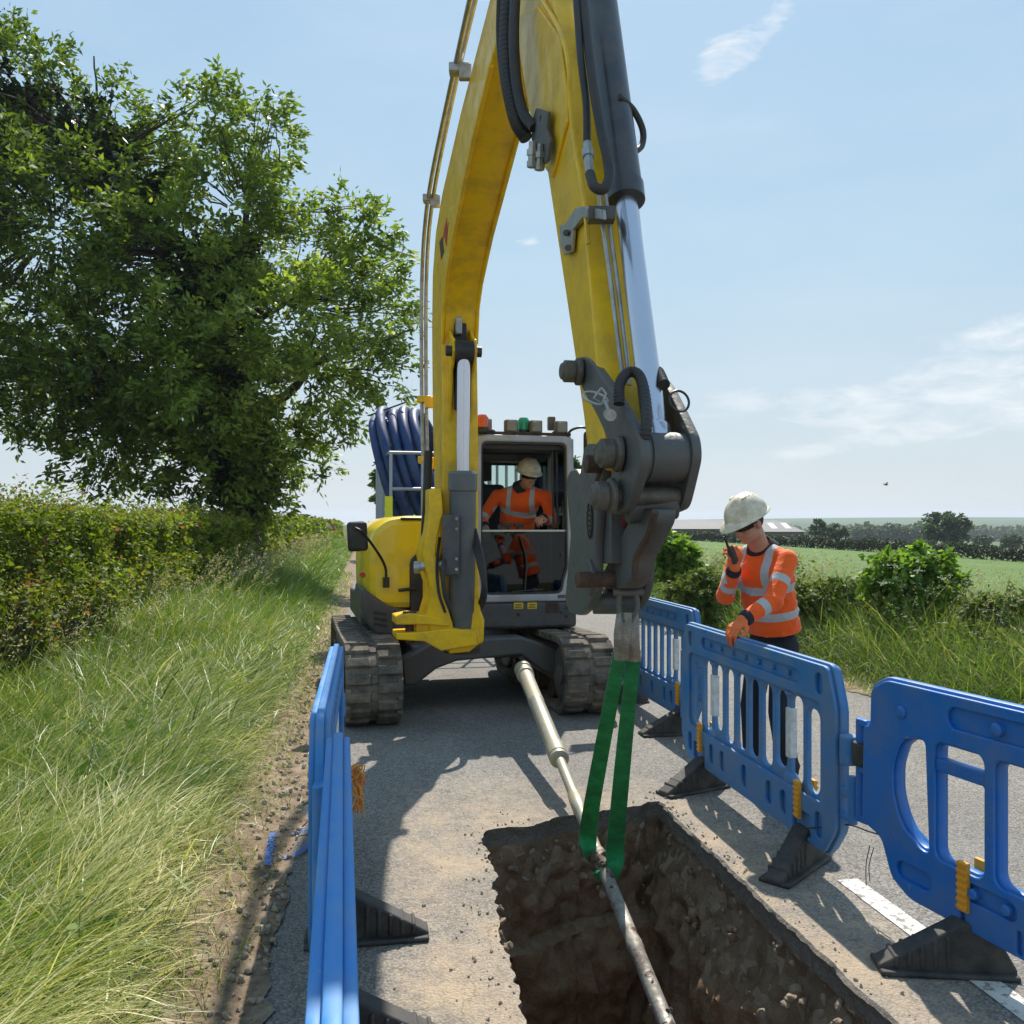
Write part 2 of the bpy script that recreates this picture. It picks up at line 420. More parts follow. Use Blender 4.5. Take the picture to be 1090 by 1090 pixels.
def fieldmat():
    m, nt = newmat('field_crop'); L = nt.links; co = coord(nt)
    n1 = N(nt, 'ShaderNodeTexNoise', inp={'Scale': .22, 'Detail': 8., 'Roughness': .65}); L.new(co, n1.inputs[0])
    n2 = N(nt, 'ShaderNodeTexNoise', inp={'Scale': 9., 'Detail': 6., 'Roughness': .7}); L.new(co, n2.inputs[0])
    r1 = ramp(nt, [(.3, (.085, .145, .032)), (.7, (.13, .20, .050))]); L.new(n1.outputs[0], r1.inputs[0])
    near = mixc(nt, .5, r1.outputs[0], n2.outputs[0], 'OVERLAY')
    vd = N(nt, 'ShaderNodeVectorMath', operation='LENGTH'); L.new(co, vd.inputs[0])
    far = math_(nt, 'MULTIPLY', math_(nt, 'SUBTRACT', vd.outputs[1], 170), .01, clamp=True)
    v3 = N(nt, 'ShaderNodeTexVoronoi', inp={'Scale': .005}); L.new(co, v3.inputs[0])
    r3 = ramp(nt, [(0, (.07, .12, .05)), (.35, (.13, .16, .08)), (.6, (.05, .09, .035)), (1, (.17, .17, .10))], 'CONSTANT'); L.new(v3.outputs['Color'], r3.inputs[0])
    col = mixc(nt, far, near, r3.outputs[0])
    b = N(nt, 'ShaderNodeBsdfPrincipled', inp={'Roughness': .9, 'Specular IOR Level': .2}); L.new(col, b.inputs[0])
    bp = N(nt, 'ShaderNodeBump', inp={'Strength': .6, 'Distance': .08}); L.new(n2.outputs[0], bp.inputs['Height']); L.new(bp.outputs[0], b.inputs['Normal'])
    o = N(nt, 'ShaderNodeOutputMaterial'); L.new(b.outputs[0], o.inputs[0]); return m
GM = groundmat(); FM = fieldmat()
ssn = np.concatenate([np.arange(-6, 14, .08), np.arange(14, 40, .5), np.geomspace(40, 3500, 50)])
sheet('verge', ssn, np.concatenate([TL-np.array([0, .02, .05, .09, .14, .2, .28, .38, .5, .65, .8, 1, 1.3, 1.7, 2.2, 3, 4, 6, 10, 20, 60]), [-300, -1200]]), GM, .09)
o = sheet('verge', ssn, TR+np.array([0, .02, .05, .09, .14, .2, .28, .38, .5, .65, .8, 1, 1.3, 1.7, 2.2, 2.6]), GM, -.12)
ssf = np.concatenate([[-6], np.arange(-5, 40, 1.), np.arange(40, 200, 4.), np.geomspace(200, 3500, 60)])
sheet('field', ssf, TR+2.6+np.concatenate([np.arange(0, 12, .6), np.arange(12, 100, 3.), np.geomspace(100, 3500, 60)]), FM)

# ---- trench outline (counter-clockwise seen from above), jagged
TB = [V((-.135, 4.69)), V((.862, 5.20)), V((1.455, 1.75)), (V((.23, 1.70))), V((.046, 2.88)), V((-.10, 3.95))]
def trench_outline(step=.022):
    pts = []; kinds = []
    for i in range(len(TB)):
        a = TB[i]; b = TB[(i+1) % len(TB)]; n = max(2, int((b-a).length/step)); d = (b-a).normalized(); nn = V((-d.y, d.x))
        amp = .010 if i == 1 else .034
        for k in range(n):
            p = a+(b-a)*(k/n)
            q = noise.noise((p.x*5, p.y*5, 1))*1.3+noise.noise((p.x*17, p.y*17, 4))*.6+noise.noise((p.x*45, p.y*45, 7))*.35
            e = min(k, n-k)*step; amp2 = amp if i == 1 and e > .15 else .034
            pts.append(p+nn*amp2*q); kinds.append(i)
    return pts, kinds
TP, TK = trench_outline()
def roadmat():
    m, nt = newmat('worn_asphalt'); L = nt.links; co = coord(nt)
    n1 = N(nt, 'ShaderNodeTexNoise', inp={'Scale': 1.1, 'Detail': 6., 'Roughness': .6}); L.new(co, n1.inputs[0])
    vo = N(nt, 'ShaderNodeTexVoronoi', inp={'Scale': 95.}); L.new(co, vo.inputs[0])
    vb = N(nt, 'ShaderNodeTexVoronoi', inp={'Scale': 210.}); L.new(co, vb.inputs[0])
    n2 = N(nt, 'ShaderNodeTexNoise', inp={'Scale': 16., 'Detail': 8., 'Roughness': .7}); L.new(co, n2.inputs[0])
    sv = N(nt, 'ShaderNodeSeparateColor'); L.new(vo.outputs['Color'], sv.inputs[0])
    r = ramp(nt, [(0, (.085, .078, .070)), (.45, (.215, .20, .18)), (.8, (.30, .28, .25)), (1, (.48, .455, .41))]); L.new(sv.outputs[0], r.inputs[0])
    r2 = ramp(nt, [(.35, (.235, .215, .19)), (.7, (.33, .305, .275))]); L.new(n1.outputs[0], r2.inputs[0])
    col = mixc(nt, .62, r.outputs[0], r2.outputs[0])
    ov = ramp(nt, [(.3, (.40, .40, .40)), (.7, (.62, .62, .62))]); L.new(n2.outputs[0], ov.inputs[0])
    col = mixc(nt, .7, col, ov.outputs[0], 'OVERLAY')
    # tar-dark binder between the stones
    dk = ramp(nt, [(.0, (1, 1, 1)), (.55, (1, 1, 1)), (.9, (.5, .5, .5))]); L.new(math_(nt, 'MULTIPLY', vo.outputs['Distance'], 1.25), dk.inputs[0])
    col = mixc(nt, .9, col, dk.outputs[0], 'MULTIPLY')
    # sandy spoil dust round the dig and muddy edges
    sp = N(nt, 'ShaderNodeSeparateXYZ'); L.new(co, sp.inputs[0])
    dx = math_(nt, 'DIVIDE', math_(nt, 'SUBTRACT', math_(nt, 'ADD', sp.outputs[0], math_(nt, 'MULTIPLY', sp.outputs[1], .15)), 1.05), 1.05)
    dy = math_(nt, 'DIVIDE', math_(nt, 'SUBTRACT', sp.outputs[1], 3.3), 2.35)
    q = math_(nt, 'ADD', math_(nt, 'POWER', math_(nt, 'ABSOLUTE', dx), 4), math_(nt, 'POWER', math_(nt, 'ABSOLUTE', dy), 4))
    q = math_(nt, 'SUBTRACT', math_(nt, 'ADD', 1.25, math_(nt, 'MULTIPLY', math_(nt, 'SUBTRACT', n2.outputs[0], .5), 2.6)), q, clamp=True)
    n3 = N(nt, 'ShaderNodeTexNoise', inp={'Scale': 2.2, 'Detail': 6., 'Roughness': .65}); L.new(co, n3.inputs[0])
    rr = ramp(nt, [(.40, (0, 0, 0)), (.66, (1, 1, 1))]); L.new(n3.outputs[0], rr.inputs[0])
    col = mixc(nt, math_(nt, 'MULTIPLY', math_(nt, 'MULTIPLY', q, math_(nt, 'ADD', math_(nt, 'MULTIPLY', rr.outputs[0], .75), .22)), .78), col, (.50, .37, .24))
    # longitudinal joint and oil spots
    n5 = N(nt, 'ShaderNodeTexNoise', inp={'Scale': 3.2, 'Detail': 3.}); L.new(co, n5.inputs[0])
    r5 = ramp(nt, [(.64, (0, 0, 0)), (.70, (1, 1, 1))]); L.new(n5.outputs[0], r5.inputs[0])
    col = mixc(nt, math_(nt, 'MULTIPLY', r5.outputs[0], .35), col, (.11, .10, .09))
    # fine cracks and tyre-polished wheel paths
    tt = math_(nt, 'ADD', math_(nt, 'MULTIPLY', sp.outputs[0], E2.x), math_(nt, 'MULTIPLY', sp.outputs[1], E2.y))
    wpth = math_(nt, 'ABSOLUTE', math_(nt, 'SINE', math_(nt, 'MULTIPLY', math_(nt, 'SUBTRACT', tt, .35), 1.75)))
    wr = ramp(nt, [(.55, (0, 0, 0)), (1, (1, 1, 1))]); L.new(math_(nt, 'ADD', wpth, math_(nt, 'MULTIPLY', math_(nt, 'SUBTRACT', n1.outputs[0], .5), .6)), wr.inputs[0])
    col = mixc(nt, math_(nt, 'MULTIPLY', wr.outputs[0], .22), col, (.13, .125, .12))
    ck = N(nt, 'ShaderNodeTexVoronoi', feature='DISTANCE_TO_EDGE', inp={'Scale': .75}); wn = N(nt, 'ShaderNodeTexNoise', inp={'Scale': 2.5, 'Detail': 6., 'Roughness': .7}); L.new(co, wn.inputs[0])
    wv = N(nt, 'ShaderNodeVectorMath', operation='SCALE', inp={'Scale': .55}); L.new(wn.outputs['Color'], wv.inputs[0]); wa = N(nt, 'ShaderNodeVectorMath', operation='ADD'); L.new(co, wa.inputs[0]); L.new(wv.outputs[0], wa.inputs[1]); L.new(wa.outputs[0], ck.inputs['Vector'])
    cr_ = ramp(nt, [(0, (1, 1, 1)), (.006, (0, 0, 0))]); L.new(ck.outputs['Distance'], cr_.inputs[0]); cm = ramp(nt, [(.5, (0, 0, 0)), (.58, (1, 1, 1))]); L.new(n3.outputs[0], cm.inputs[0])
    col = mixc(nt, math_(nt, 'MULTIPLY', math_(nt, 'MULTIPLY', cr_.outputs[0], cm.outputs[0]), .55), col, (.05, .045, .04))
    b = N(nt, 'ShaderNodeBsdfPrincipled', inp={'Roughness': .86, 'Specular IOR Level': .35}); L.new(col, b.inputs[0])
    h = math_(nt, 'ADD', math_(nt, 'MULTIPLY', vo.outputs['Distance'], -.7), math_(nt, 'ADD', n2.outputs[0], math_(nt, 'MULTIPLY', vb.outputs['Distance'], -.3)))
    bp = N(nt, 'ShaderNodeBump', inp={'Strength': .75, 'Distance': .008}); L.new(h, bp.inputs['Height']); L.new(bp.outputs[0], b.inputs['Normal'])
    o = N(nt, 'ShaderNodeOutputMaterial'); L.new(b.outputs[0], o.inputs[0]); return m
RM = roadmat()
c = [rd(-6, TL-.25), rd(-6, TR+.2), rd(9, TR+.2), rd(9, TL-.25)]
outer = [V((p.x, p.y, 0)) for p in c]; hole = [V((p.x, p.y, 0)) for p in TP]
tri = tessellate_polygon([outer, hole]); allp = outer+hole
mb = MB(); fs = []
for t in tri:
    a, b_, c_ = [allp[i] for i in t]
    fs.append(t if (b_-a).cross(c_-a).z > 0 else t[::-1])
mb.add(allp, fs)
q = len(mb.v); mb.add([rd(9, TL-.25), rd(9, TR+.2), rd(3500, TR+.2), rd(3500, TL-.25)], [(0, 1, 2, 3)])
tag(mb.build('road', RM, ang=None), kind='structure')

# ---- trench: broken asphalt rim, rubble and clay walls, dark bottom
def trench_mesh():
    n = len(TP); zs = [0, -.012, -.035, -.06, -.085, -.11]+[-.11-.026*k for k in range(1, 64)]
    ctr = sum(TP, V((0, 0)))/n; me_v = []; nz = len(zs)
    for j, z in enumerate(zs):
        for i, p in enumerate(TP):
            a = TP[i-3]; b = TP[(i+3) % n]; d = (b-a).normalized(); inn = V((d.y, -d.x))
            if (ctr-p).dot(inn) < 0: inn = -inn
            k = TK[i]; wp = V((p.x, p.y, z))
            if z > -.112:
                off = .012*noise.noise(wp*30)*(j > 0)-.01*(j > 1)+(.012 if k == 1 else 0)*(j > 0)
            else:
                d1 = noise.voronoi(wp*9)[0][0]; d2 = noise.voronoi(wp*24)[0][0]
                big = noise.fractal(wp*2.6, 1., 2., 4)
                low = min(1, (-z-.11)/.25)
                off = -.02+.10*big*low+.030*(.55-d1)*low*2+.022*(.5-d2)+.012*noise.noise(wp*60)
                if k == 1: off += .20*min(1, (-z-.1)/.9)+.03*math.sin(z*9)
                if k == 0: off += .04*(-z)+(.10 if z < -.62 else 0)
            me_v.append((p.x+inn.x*off, p.y+inn.y*off, z-.0002))
    mb = MB(); mb.v = me_v
    for j in range(nz-1):
        for i in range(n):
            a = j*n+i; b = j*n+(i+1) % n; mb.f.append((a, b, b+n, a+n))
    # bottom
    base = (nz-1)*n; cidx = len(mb.v); mb.v.append((ctr.x, ctr.y, zs[-1]-.05))
    for i in range(n): mb.f.append((base+i, base+(i+1) % n, cidx))
    return mb
def trenchmat():
    m, nt = newmat('trench_earth'); L = nt.links; co = coord(nt)
    sp = N(nt, 'ShaderNodeSeparateXYZ'); L.new(co, sp.inputs[0])
    n1 = N(nt, 'ShaderNodeTexNoise', inp={'Scale': 7., 'Detail': 10., 'Roughness': .72}); L.new(co, n1.inputs[0])
    vo = N(nt, 'ShaderNodeTexVoronoi', inp={'Scale': 16.}); L.new(co, vo.inputs[0]); sv = N(nt, 'ShaderNodeSeparateColor'); L.new(vo.outputs['Color'], sv.inputs[0])
    r1 = ramp(nt, [(.3, (.11, .060, .030)), (.5, (.24, .145, .078)), (.75, (.38, .26, .15))]); L.new(n1.outputs[0], r1.inputs[0])
    r2 = ramp(nt, [(0, (.20, .135, .085)), (.6, (.29, .21, .14)), (1, (.44, .36, .27))]); L.new(sv.outputs[0], r2.inputs[0])
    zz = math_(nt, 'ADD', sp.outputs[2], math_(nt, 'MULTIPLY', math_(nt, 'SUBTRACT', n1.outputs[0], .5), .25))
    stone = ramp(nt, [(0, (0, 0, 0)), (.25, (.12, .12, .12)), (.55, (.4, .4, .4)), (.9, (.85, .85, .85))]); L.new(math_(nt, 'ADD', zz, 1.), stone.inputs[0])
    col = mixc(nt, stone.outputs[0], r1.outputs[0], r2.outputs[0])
    n3 = N(nt, 'ShaderNodeTexNoise', inp={'Scale': 70., 'Detail': 4.}); L.new(co, n3.inputs[0])
    asp = mixc(nt, n3.outputs[0], (.09, .08, .07), (.30, .265, .225))
    fa = math_(nt, 'MULTIPLY', math_(nt, 'ADD', math_(nt, 'ADD', sp.outputs[2], .108), math_(nt, 'MULTIPLY', math_(nt, 'SUBTRACT', n1.outputs[0], .5), .06)), 60., clamp=True)
    col = mixc(nt, fa, col, asp)
    b = N(nt, 'ShaderNodeBsdfPrincipled', inp={'Roughness': .93, 'Specular IOR Level': .25}); L.new(col, b.inputs[0])
    bp = N(nt, 'ShaderNodeBump', inp={'Strength': 1., 'Distance': .03}); L.new(math_(nt, 'ADD', n1.outputs[0], math_(nt, 'ADD', math_(nt, 'MULTIPLY', vo.outputs['Distance'], -.40), math_(nt, 'MULTIPLY', n3.outputs[0], .25))), bp.inputs['Height']); L.new(bp.outputs[0], b.inputs['Normal'])
    o = N(nt, 'ShaderNodeOutputMaterial'); L.new(b.outputs[0], o.inputs[0]); return m
EM = trenchmat()
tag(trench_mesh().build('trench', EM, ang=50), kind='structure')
# loose stones and clods stuck in the walls, along the rim and along the soil margin
def rock(mb, c, r, rng):
    M = Euler((rng.random()*6, rng.random()*6, rng.random()*6)).to_matrix()
    k = len(mb.v); mb.ell(c, (r, r*(.55+.4*rng.random()), r*(.45+.35*rng.random())), M, 7, 5)
    for i in range(k, len(mb.v)):
        v = V(mb.v[i]); d = v-V(c); mb.v[i] = tuple(V(c)+d*(1+.55*noise.noise(v*(1.4/r)+V((7, 3, 1)))))
rg = random.Random(5); mb = MB()
ctr = sum(TP, V((0, 0)))/len(TP)
for _ in range(300):
    i = rg.randrange(len(TP)); p = TP[i]; z = -.10-abs(rg.gauss(0, .28)); 
    if z < -1.1: continue
    k = TK[i]; inn = (ctr-p).normalized(); off = .02+(.22*min(1, (-z-.1)/.9) if k == 1 else 0)+rg.uniform(-.02, .05)
    rock(mb, (p.x+inn.x*off, p.y+inn.y*off, z), rg.choice([.008, .012, .016, .022, .03]), rg)
STM = mat('rubble', (.27, .205, .145), .9, var=.5, vscale=14, bump=.6, bscale=60, spec=.2)
tag(mb.build('trench_rubble', STM, ang=40), 'broken stones and clods sticking out of the trench walls', 'rubble', kind='stuff')
mb = MB()
for _ in range(1500):
    s_ = rg.uniform(2.2, 13)**1.0; t_ = TL-abs(rg.gauss(.14, .14)); r_ = rg.choice([.004, .006, .008, .012, .018])
    p = rd(s_, t_); rock(mb, (p.x, p.y, float(gz(s_, t_))+r_*.4), r_, rg)
for _ in range(420):
    i = rg.randrange(len(TP)); p = TP[i]; out = (p-ctr).normalized(); o_ = abs(rg.gauss(0, .10))+.01; r_ = rg.choice([.003, .004, .006, .009])
    rock(mb, (p.x+out.x*o_, p.y+out.y*o_, r_*.4), r_, rg)
for _ in range(250):
    p = rd(rg.uniform(2.5, 8), rg.uniform(0, 2.4))
    if -.2 < p.x < 1.5 and p.y < 5.3: continue
    rock(mb, (p.x, p.y, .002), rg.choice([.003, .004, .005]), rg)
tag(mb.build('gravel', mat('gravel', (.36, .30, .23), .9, var=.5, vscale=9, spec=.2), ang=40), 'crumbs of stone and soil along the road edge and the trench rim', 'gravel', kind='stuff')

# ---- painted marks
WP = mat('white_road_paint', (.62, .60, .54), .8, var=.2, vscale=8, chips=(.24, .22, .2), camt=.54, cscale=26)
for i, (s0, s1) in enumerate(((1.2, 3.74), (9.6, 12.6), (18.6, 21.6), (27.6, 30.6), (36.6, 39.6))):
    mb = MB(); n = 40; vs = []
    for k in range(n+1):
        s_ = s0+(s1-s0)*k/n
        for sg in (-1, 1): vs.append(rd(s_, 2.175+sg*(.052+.005*noise.noise((s_*9, sg*3, 0))), .004))
    mb.add(vs, [(2*k, 2*k+1, 2*k+3, 2*k+2) for k in range(n)])
    tag(mb.build('centre_line', WP, ang=None), kind='structure')
BP = mat('blue_marker_paint', (.03, .16, .55), .75, var=.3, vscale=18)
def spray(name, pts, w, label, z=.006):
    """a sprayed line broken up by the rough ground it lies on"""
    mb = MB(); rg = random.Random(len(label))
    for a, b in zip(pts[:-1], pts[1:]):
        a = G(*a); b = G(*b); n = int((b-a).length/.006); d = (b-a).normalized(); nn = V((-d.y, d.x, 0))
        for k in range(n):
            for _ in range(12):
                o_ = rg.gauss(0, .42)*w; c_ = a+(b-a)*(k/n)+nn*o_; s_, t_ = st(c_.x, c_.y)
                if noise.noise(c_*75) < .02+.5*(abs(o_)/w-.5): continue
                h = float(gz(s_, t_)) if t_ < TL+.05 else 0; rr = rg.uniform(.002, .0055); a0 = rg.random()*6
                mb.add([V((c_.x+rr*math.cos(a0+q*1.257), c_.y+rr*math.sin(a0+q*1.257), h+z+rg.random()*.0015)) for q in range(5)], [(0, 1, 2, 3, 4)])
    return tag(mb.build(name, BP, ang=None), label, 'paint mark')
spray('paint_mark', [(291, 893), (284, 928)], .032, 'short upright stroke of blue marker paint on the soil beside the grass', .016)
spray('paint_mark', [(311, 891), (326, 888), (343, 884)], .022, 'broken blue paint strokes on the road edge by the barrier', .010)
spray('paint_mark', [(304, 917), (322, 909), (334, 898), (343, 893)], .024, 'lower slanting blue paint stroke half under the barrier shadow', .010)
# ================================================================== excavator
YEL = mat('yellow_paint', (.92, .55, .006), .36, var=.05, vscale=3, dirt=(.30, .19, .05), damt=.22, dscale=6, coat=.1, spec=.35, chips=(.07, .035, .015), camt=.70, cscale=16)
YELH = mat('yellow_bodywork', (.95, .66, .012), .30, var=.04, vscale=3, dirt=(.35, .25, .1), damt=.15, dscale=3, coat=.5)
GREYM = mat('grey_machine_paint', (.085, .095, .10), .45, var=.15, vscale=7, dirt=(.16, .125, .09), damt=.45, dscale=7, chips=(.12, .055, .025), camt=.66, cscale=12)
LINKM = mat('worn_link_steel', (.098, .105, .105), .42, metal=.25, var=.25, vscale=8, dirt=(.15, .12, .095), damt=.38, dscale=9, chips=(.19, .115, .07), camt=.62, cscale=14, bump=.25, bscale=50)
RUST = mat('rusty_steel', (.12, .07, .045), .6, metal=.3, var=.4, vscale=20, dirt=(.05, .035, .025), damt=.6, dscale=15, bump=.4, bscale=70)
BLK = mat('black_plastic', (.018, .018, .019), .45, var=.2, dirt=(.10, .085, .065), damt=.2, dscale=8)
RUB = mat('hose_rubber', (.022, .021, .021), .55, var=.2, dirt=(.09, .075, .06), damt=.3, dscale=10)
CHR = mat('chromed_rod', (.60, .60, .65), .27, metal=1., var=.05, vscale=3)
ZINC = mat('zinc_steel', (.42, .42, .40), .4, metal=.8, var=.2, vscale=20, dirt=(.2, .16, .12), damt=.3, dscale=14)
SILV = mat('silver_cab_paint', (.40, .41, .43), .38, metal=.15, var=.05, vscale=4, dirt=(.26, .22, .18), damt=.3, dscale=5)
DGREY = mat('dark_grey_paint', (.058, .062, .070), .45, var=.12, vscale=4, dirt=(.17, .14, .11), damt=.35, dscale=6)
TRK = mat('rubber_track', (.040, .037, .034), .8, var=.3, vscale=14, dirt=(.30, .25, .19), damt=.62, dscale=6, bump=.4, bscale=40)
GLS = glassmat('cab_glass', (.78, .88, .84))
GLSD = glassmat('lower_cab_glass', (.30, .38, .36), 1.5, .9)
INT = mat('cab_interior', (.03, .03, .032), .6)

EO = V((-.54, 8.5, 0)); EA = math.radians(14)
EXC = thing('excavator', 'yellow and grey tracked excavator standing across the lane with its boom raised over the trench', 'excavator', EO, (0, 0, EA))
ca, sa = math.cos(EA), math.sin(EA)
def ml(px, py, yl):
    r = (px-545)/FPX; s = (HY-py)/FPX
    Y = (yl + (-sa*EO.x+ca*EO.y))/(-sa*r+ca)
    p = V((r*Y, Y, CAMH+s*Y)); d = p-EO
    return V((d.x*ca+d.y*sa, yl, p.z))
PU = V((.196, -.981, 0)); PR = V((.981, .196, 0)); PO = V((-.45, 7.3, 0))
def bp(px, py, w=0.):
    r = (px-545)/FPX
    Y = (w+.9894)/(.981*r+.196)
    p = V((r*Y, Y, CAMH+(HY-py)/FPX*Y)); return ((p-PO).dot(PU), p.z)
def b3(sz, w): return PO+PU*sz[0]+PR*w+V((0, 0, sz[1]))
def yz(Y, z): return ((7.3-Y)/.981, z)
PM = Matrix((( PU.x, 0, -PR.x, PO.x), (PU.y, 0, -PR.y, PO.y), (0, 1, 0, 0), (0, 0, 0, 1)))
def splate(poly, w0, w1, bev=.008, holes=(), rnd=0):
    if rnd: poly = roundpoly([V(p) for p in poly], rnd)
    return plate(poly, holes, abs(w1-w0), bev, PM @ Matrix.Translation((0, 0, -(w0+w1)/2)))
def sbuild(ms, name, m, parent=EXC, ang=40):
    me = join_meshes(ms) if isinstance(ms, list) else ms
    return finish(me, name, m, parent, True, ang)

# ---- boom
boom_out = [yz(*p) for p in [(7.14, .86), (7.12, 1.5), (7.14, 2.6), (7.19, 3.1), (7.12, 3.36), (6.95, 3.52), (6.5, 3.75), (5.6, 4.06), (4.9, 4.20), (4.45, 4.22), (4.2, 4.28), (4.15, 4.42), (4.25, 4.54), (4.9, 4.57), (6.1, 4.47), (7.15, 4.31), (7.62, 4.14), (7.86, 3.85), (7.92, 3.4), (7.86, 2.6), (7.66, 1.6), (7.46, .92), (7.3, .78)]]
BOOM = sbuild(splate(boom_out, -.145, .145, .016, rnd=.05), 'boom', YEL)
# raised edge flanges down both sides of the belly
mb = MB()
for w_ in (-.138, .138):
    pts = [b3(yz(Y-.006, z), w_) for Y, z in [(7.19, 3.1), (7.12, 3.37), (6.95, 3.525), (6.5, 3.745), (5.6, 4.05), (4.95, 4.185)]]
    mb.tube(pts, .016, 8)
mb.build('edge_weld', YEL, BOOM, True)
# dark box standing in for recess shade behind the rod clevis, clevis lugs
mb = MB()
for a, b in (((7.14, 2.55), (7.20, 3.25)),):
    mb.bar(b3(yz(*a), 0), b3(yz(*b), 0), .15, .10, hint=PR)
mb.build('recess_shade_box', INT, BOOM, True, bevel=.01)
mb = MB()
for w_ in (-.095, .075):
    p = [(-.02+x, z) for x, z in [yz(7.2, 3.25), yz(7.02, 3.13), yz(6.90, 3.08), yz(6.87, 2.98), yz(6.93, 2.90), yz(7.03, 2.84), yz(7.14, 2.35), yz(7.2, 2.35)]]
    mb.prism([b3(q, w_) for q in p], PR*.025)
mb.build('cylinder_lug', YEL, BOOM, True, bevel=.006)
mb = MB(); mb.cyl(b3(yz(6.95, 2.99), -.14), b3(yz(6.95, 2.99), .14), .042); mb.cyl(b3(yz(6.95, 2.99), -.075), b3(yz(6.95, 2.99), .075), .085)
mb.build('clevis_pin', BLK, BOOM, True)
mb = MB(); p = b3(yz(7.12, 3.22), -.02); mb.bar(p-V((0, 0, .07)), p+V((0, 0, .07)), .12, .05, hint=PR); mb.build('work_light', ZINC, BOOM, True, bevel=.01)
# painted mark on the side of the boom
for nm, col, poly in (('side_mark', (.45, .02, .02), [(470, 262), (473.5, 240), (475.5, 232), (475, 247), (477, 236), (475, 262), (472.5, 250)]), ('side_mark', (.03, .03, .035), [(467.5, 258), (470.5, 252), (472.5, 268), (469.5, 276)])):
    w_ = -.1485; pts = [b3(bp(a, b, w_), w_) for a, b in poly]; mb = MB(); mb.prism(pts, PR*.003)
    mb.build(nm, mat('decal_'+str(int(col[0]*100)), col, .4), BOOM, True, ang=None)
# boom cylinder
CYLG = mat('cylinder_grey', (.10, .115, .125), .38, var=.1, dirt=(.2, .16, .12), damt=.25, dscale=6)
bot = b3(yz(7.06, .80), 0); top = b3(yz(6.95, 2.99), 0); dd = (top-bot).normalized()
mb = MB(); Ltot = (top-bot).length; bl = (2.05-.80)/dd.z
mb.lathe(bot, dd, [(-.03, .02), (-.02, .085), (.12, .095), (.14, .105), (bl-.16, .105), (bl-.15, .115), (bl-.02, .115), (bl, .10), (bl+.005, .05)], 28)
CY = mb.build('boom_cylinder', CYLG, EXC, True)
mb = MB(); mb.cyl(bot+dd*(bl-.02), top, .052); mb.build('cylinder_rod', CHR, CY, True)
mb = MB(); mb.cyl(bot-PR*.16, bot+PR*.16, .05); mb.build('cylinder_pin', ZINC, CY, True)
mb = MB(); p0 = P(480, 548, 6.88); p1 = P(480, 612, 6.88); mb.bar(p0, p1, .13, .06, hint=V((0, 1, 0)))
GB = mb.build('guard_box', DGREY, EXC, True, bevel=.012)
mb = MB()
for q in (552, 563, 595, 606): mb.cyl(P(486, q, 6.86), P(486, q, 6.80), .012, 10)
mb.build('bolt', ZINC, GB, True)

# ---- swing bracket (front-seen castings)
def fprism(pxs, Y, depth, back=V((-.242, .970, 0))):
    mb = MB(); mb.prism([P(a, b, Y) for a, b in pxs], back*depth); return mb
BR = fprism([(457, 520), (470, 520), (472, 545), (466, 572), (464, 590), (468, 608), (472, 632), (477, 648), (482, 664), (480, 688), (468, 692), (460, 677), (453, 657), (458, 640), (458, 622), (453, 606), (450, 588), (455, 566), (457, 545)], 6.95, .42)
BR.prism([P(a, b, 7.02) for a, b in [(501, 566), (507, 576), (510, 610), (512, 650), (516, 660), (515, 684), (502, 690), (499, 660), (501, 600)]], V((-.242, .97, 0))*.38)
BR = BR.build('swing_bracket', YEL, EXC, True, bevel=.014)
mb = fprism([(421, 656), (437, 653), (455, 655), (479, 660), (479, 667), (455, 665), (421, 665)], 6.92, .26)
mb.prism([P(a, b, 6.92) for a, b in [(422, 674), (446, 673), (479, 669), (507, 673), (508, 687), (470, 693), (452, 683), (422, 681)]], V((-.242, .97, 0))*.30)
mb.prism([P(a, b, 6.97) for a, b in [(443, 663), (479, 664), (479, 676), (443, 676)]], V((-.242, .97, 0))*.2)
mb.prism([P(a, b, 6.97) for a, b in [(478, 668), (509, 671), (512, 684), (500, 694), (478, 696)]], V((-.242, .97, 0))*.3)
mb.build('swing_arm', YEL, BR, True, bevel=.01)
mb = MB(); mb.cyl(P(436, 652, 7.02), P(436, 684, 7.02), .035); mb.cyl(P(436, 651, 7.02), P(436, 656, 7.02), .055)
mb.cyl(P(492, 655, 7.3), P(492, 694, 7.3), .15); mb.build('swing_pin', RUST, BR, True)
mb = MB(); mb.cyl(P(441, 604, 7.0), P(476, 600, 7.0), .035); mb.cyl(P(441, 604, 7.0), P(447, 604, 7.0), .05); mb.build('boom_foot_pin', ZINC, BR, True)
# ---- hoses at the boom foot and steel lines up the boom
def corr(pts, r, n=160, amp=.10, k=2):
    """corrugated hose along a smoothed path"""
    pts = smooth(pts, n); return pts, [r*(1+(amp if i % (2*k) < k else -amp*.4)) for i in range(len(pts))]
def smooth(pts, n=24):
    pts = [V(p) for p in pts]; m = len(pts); out = []
    q = [pts[0]*2-pts[1]]+pts+[pts[-1]*2-pts[-2]]
    for i in range(m-1):
        p0, p1, p2, p3 = q[i:i+4]; k = max(2, n//(m-1))
        for j in range(k):
            t = j/k
            out.append(.5*((2*p1)+(p2-p0)*t+(2*p0-5*p1+4*p2-p3)*t*t+(3*p1-p0-3*p2+p3)*t**3))
    out.append(pts[-1]); return out
def hose(pts, r, name='hose', m=RUB, parent=EXC, n=30, cor=False, sides=10):
    mb = MB()
    if cor: p, rr = corr(pts, r); mb.tube(p, rr, 12)
    else: mb.tube(smooth(pts, n), r, sides)
    return mb.build(name, m, parent, True, ang=60)
hose([P(476, 580, 6.95), P(472, 605, 6.82), P(473, 630, 6.78), P(479, 648, 6.85)], .018, cor=True)
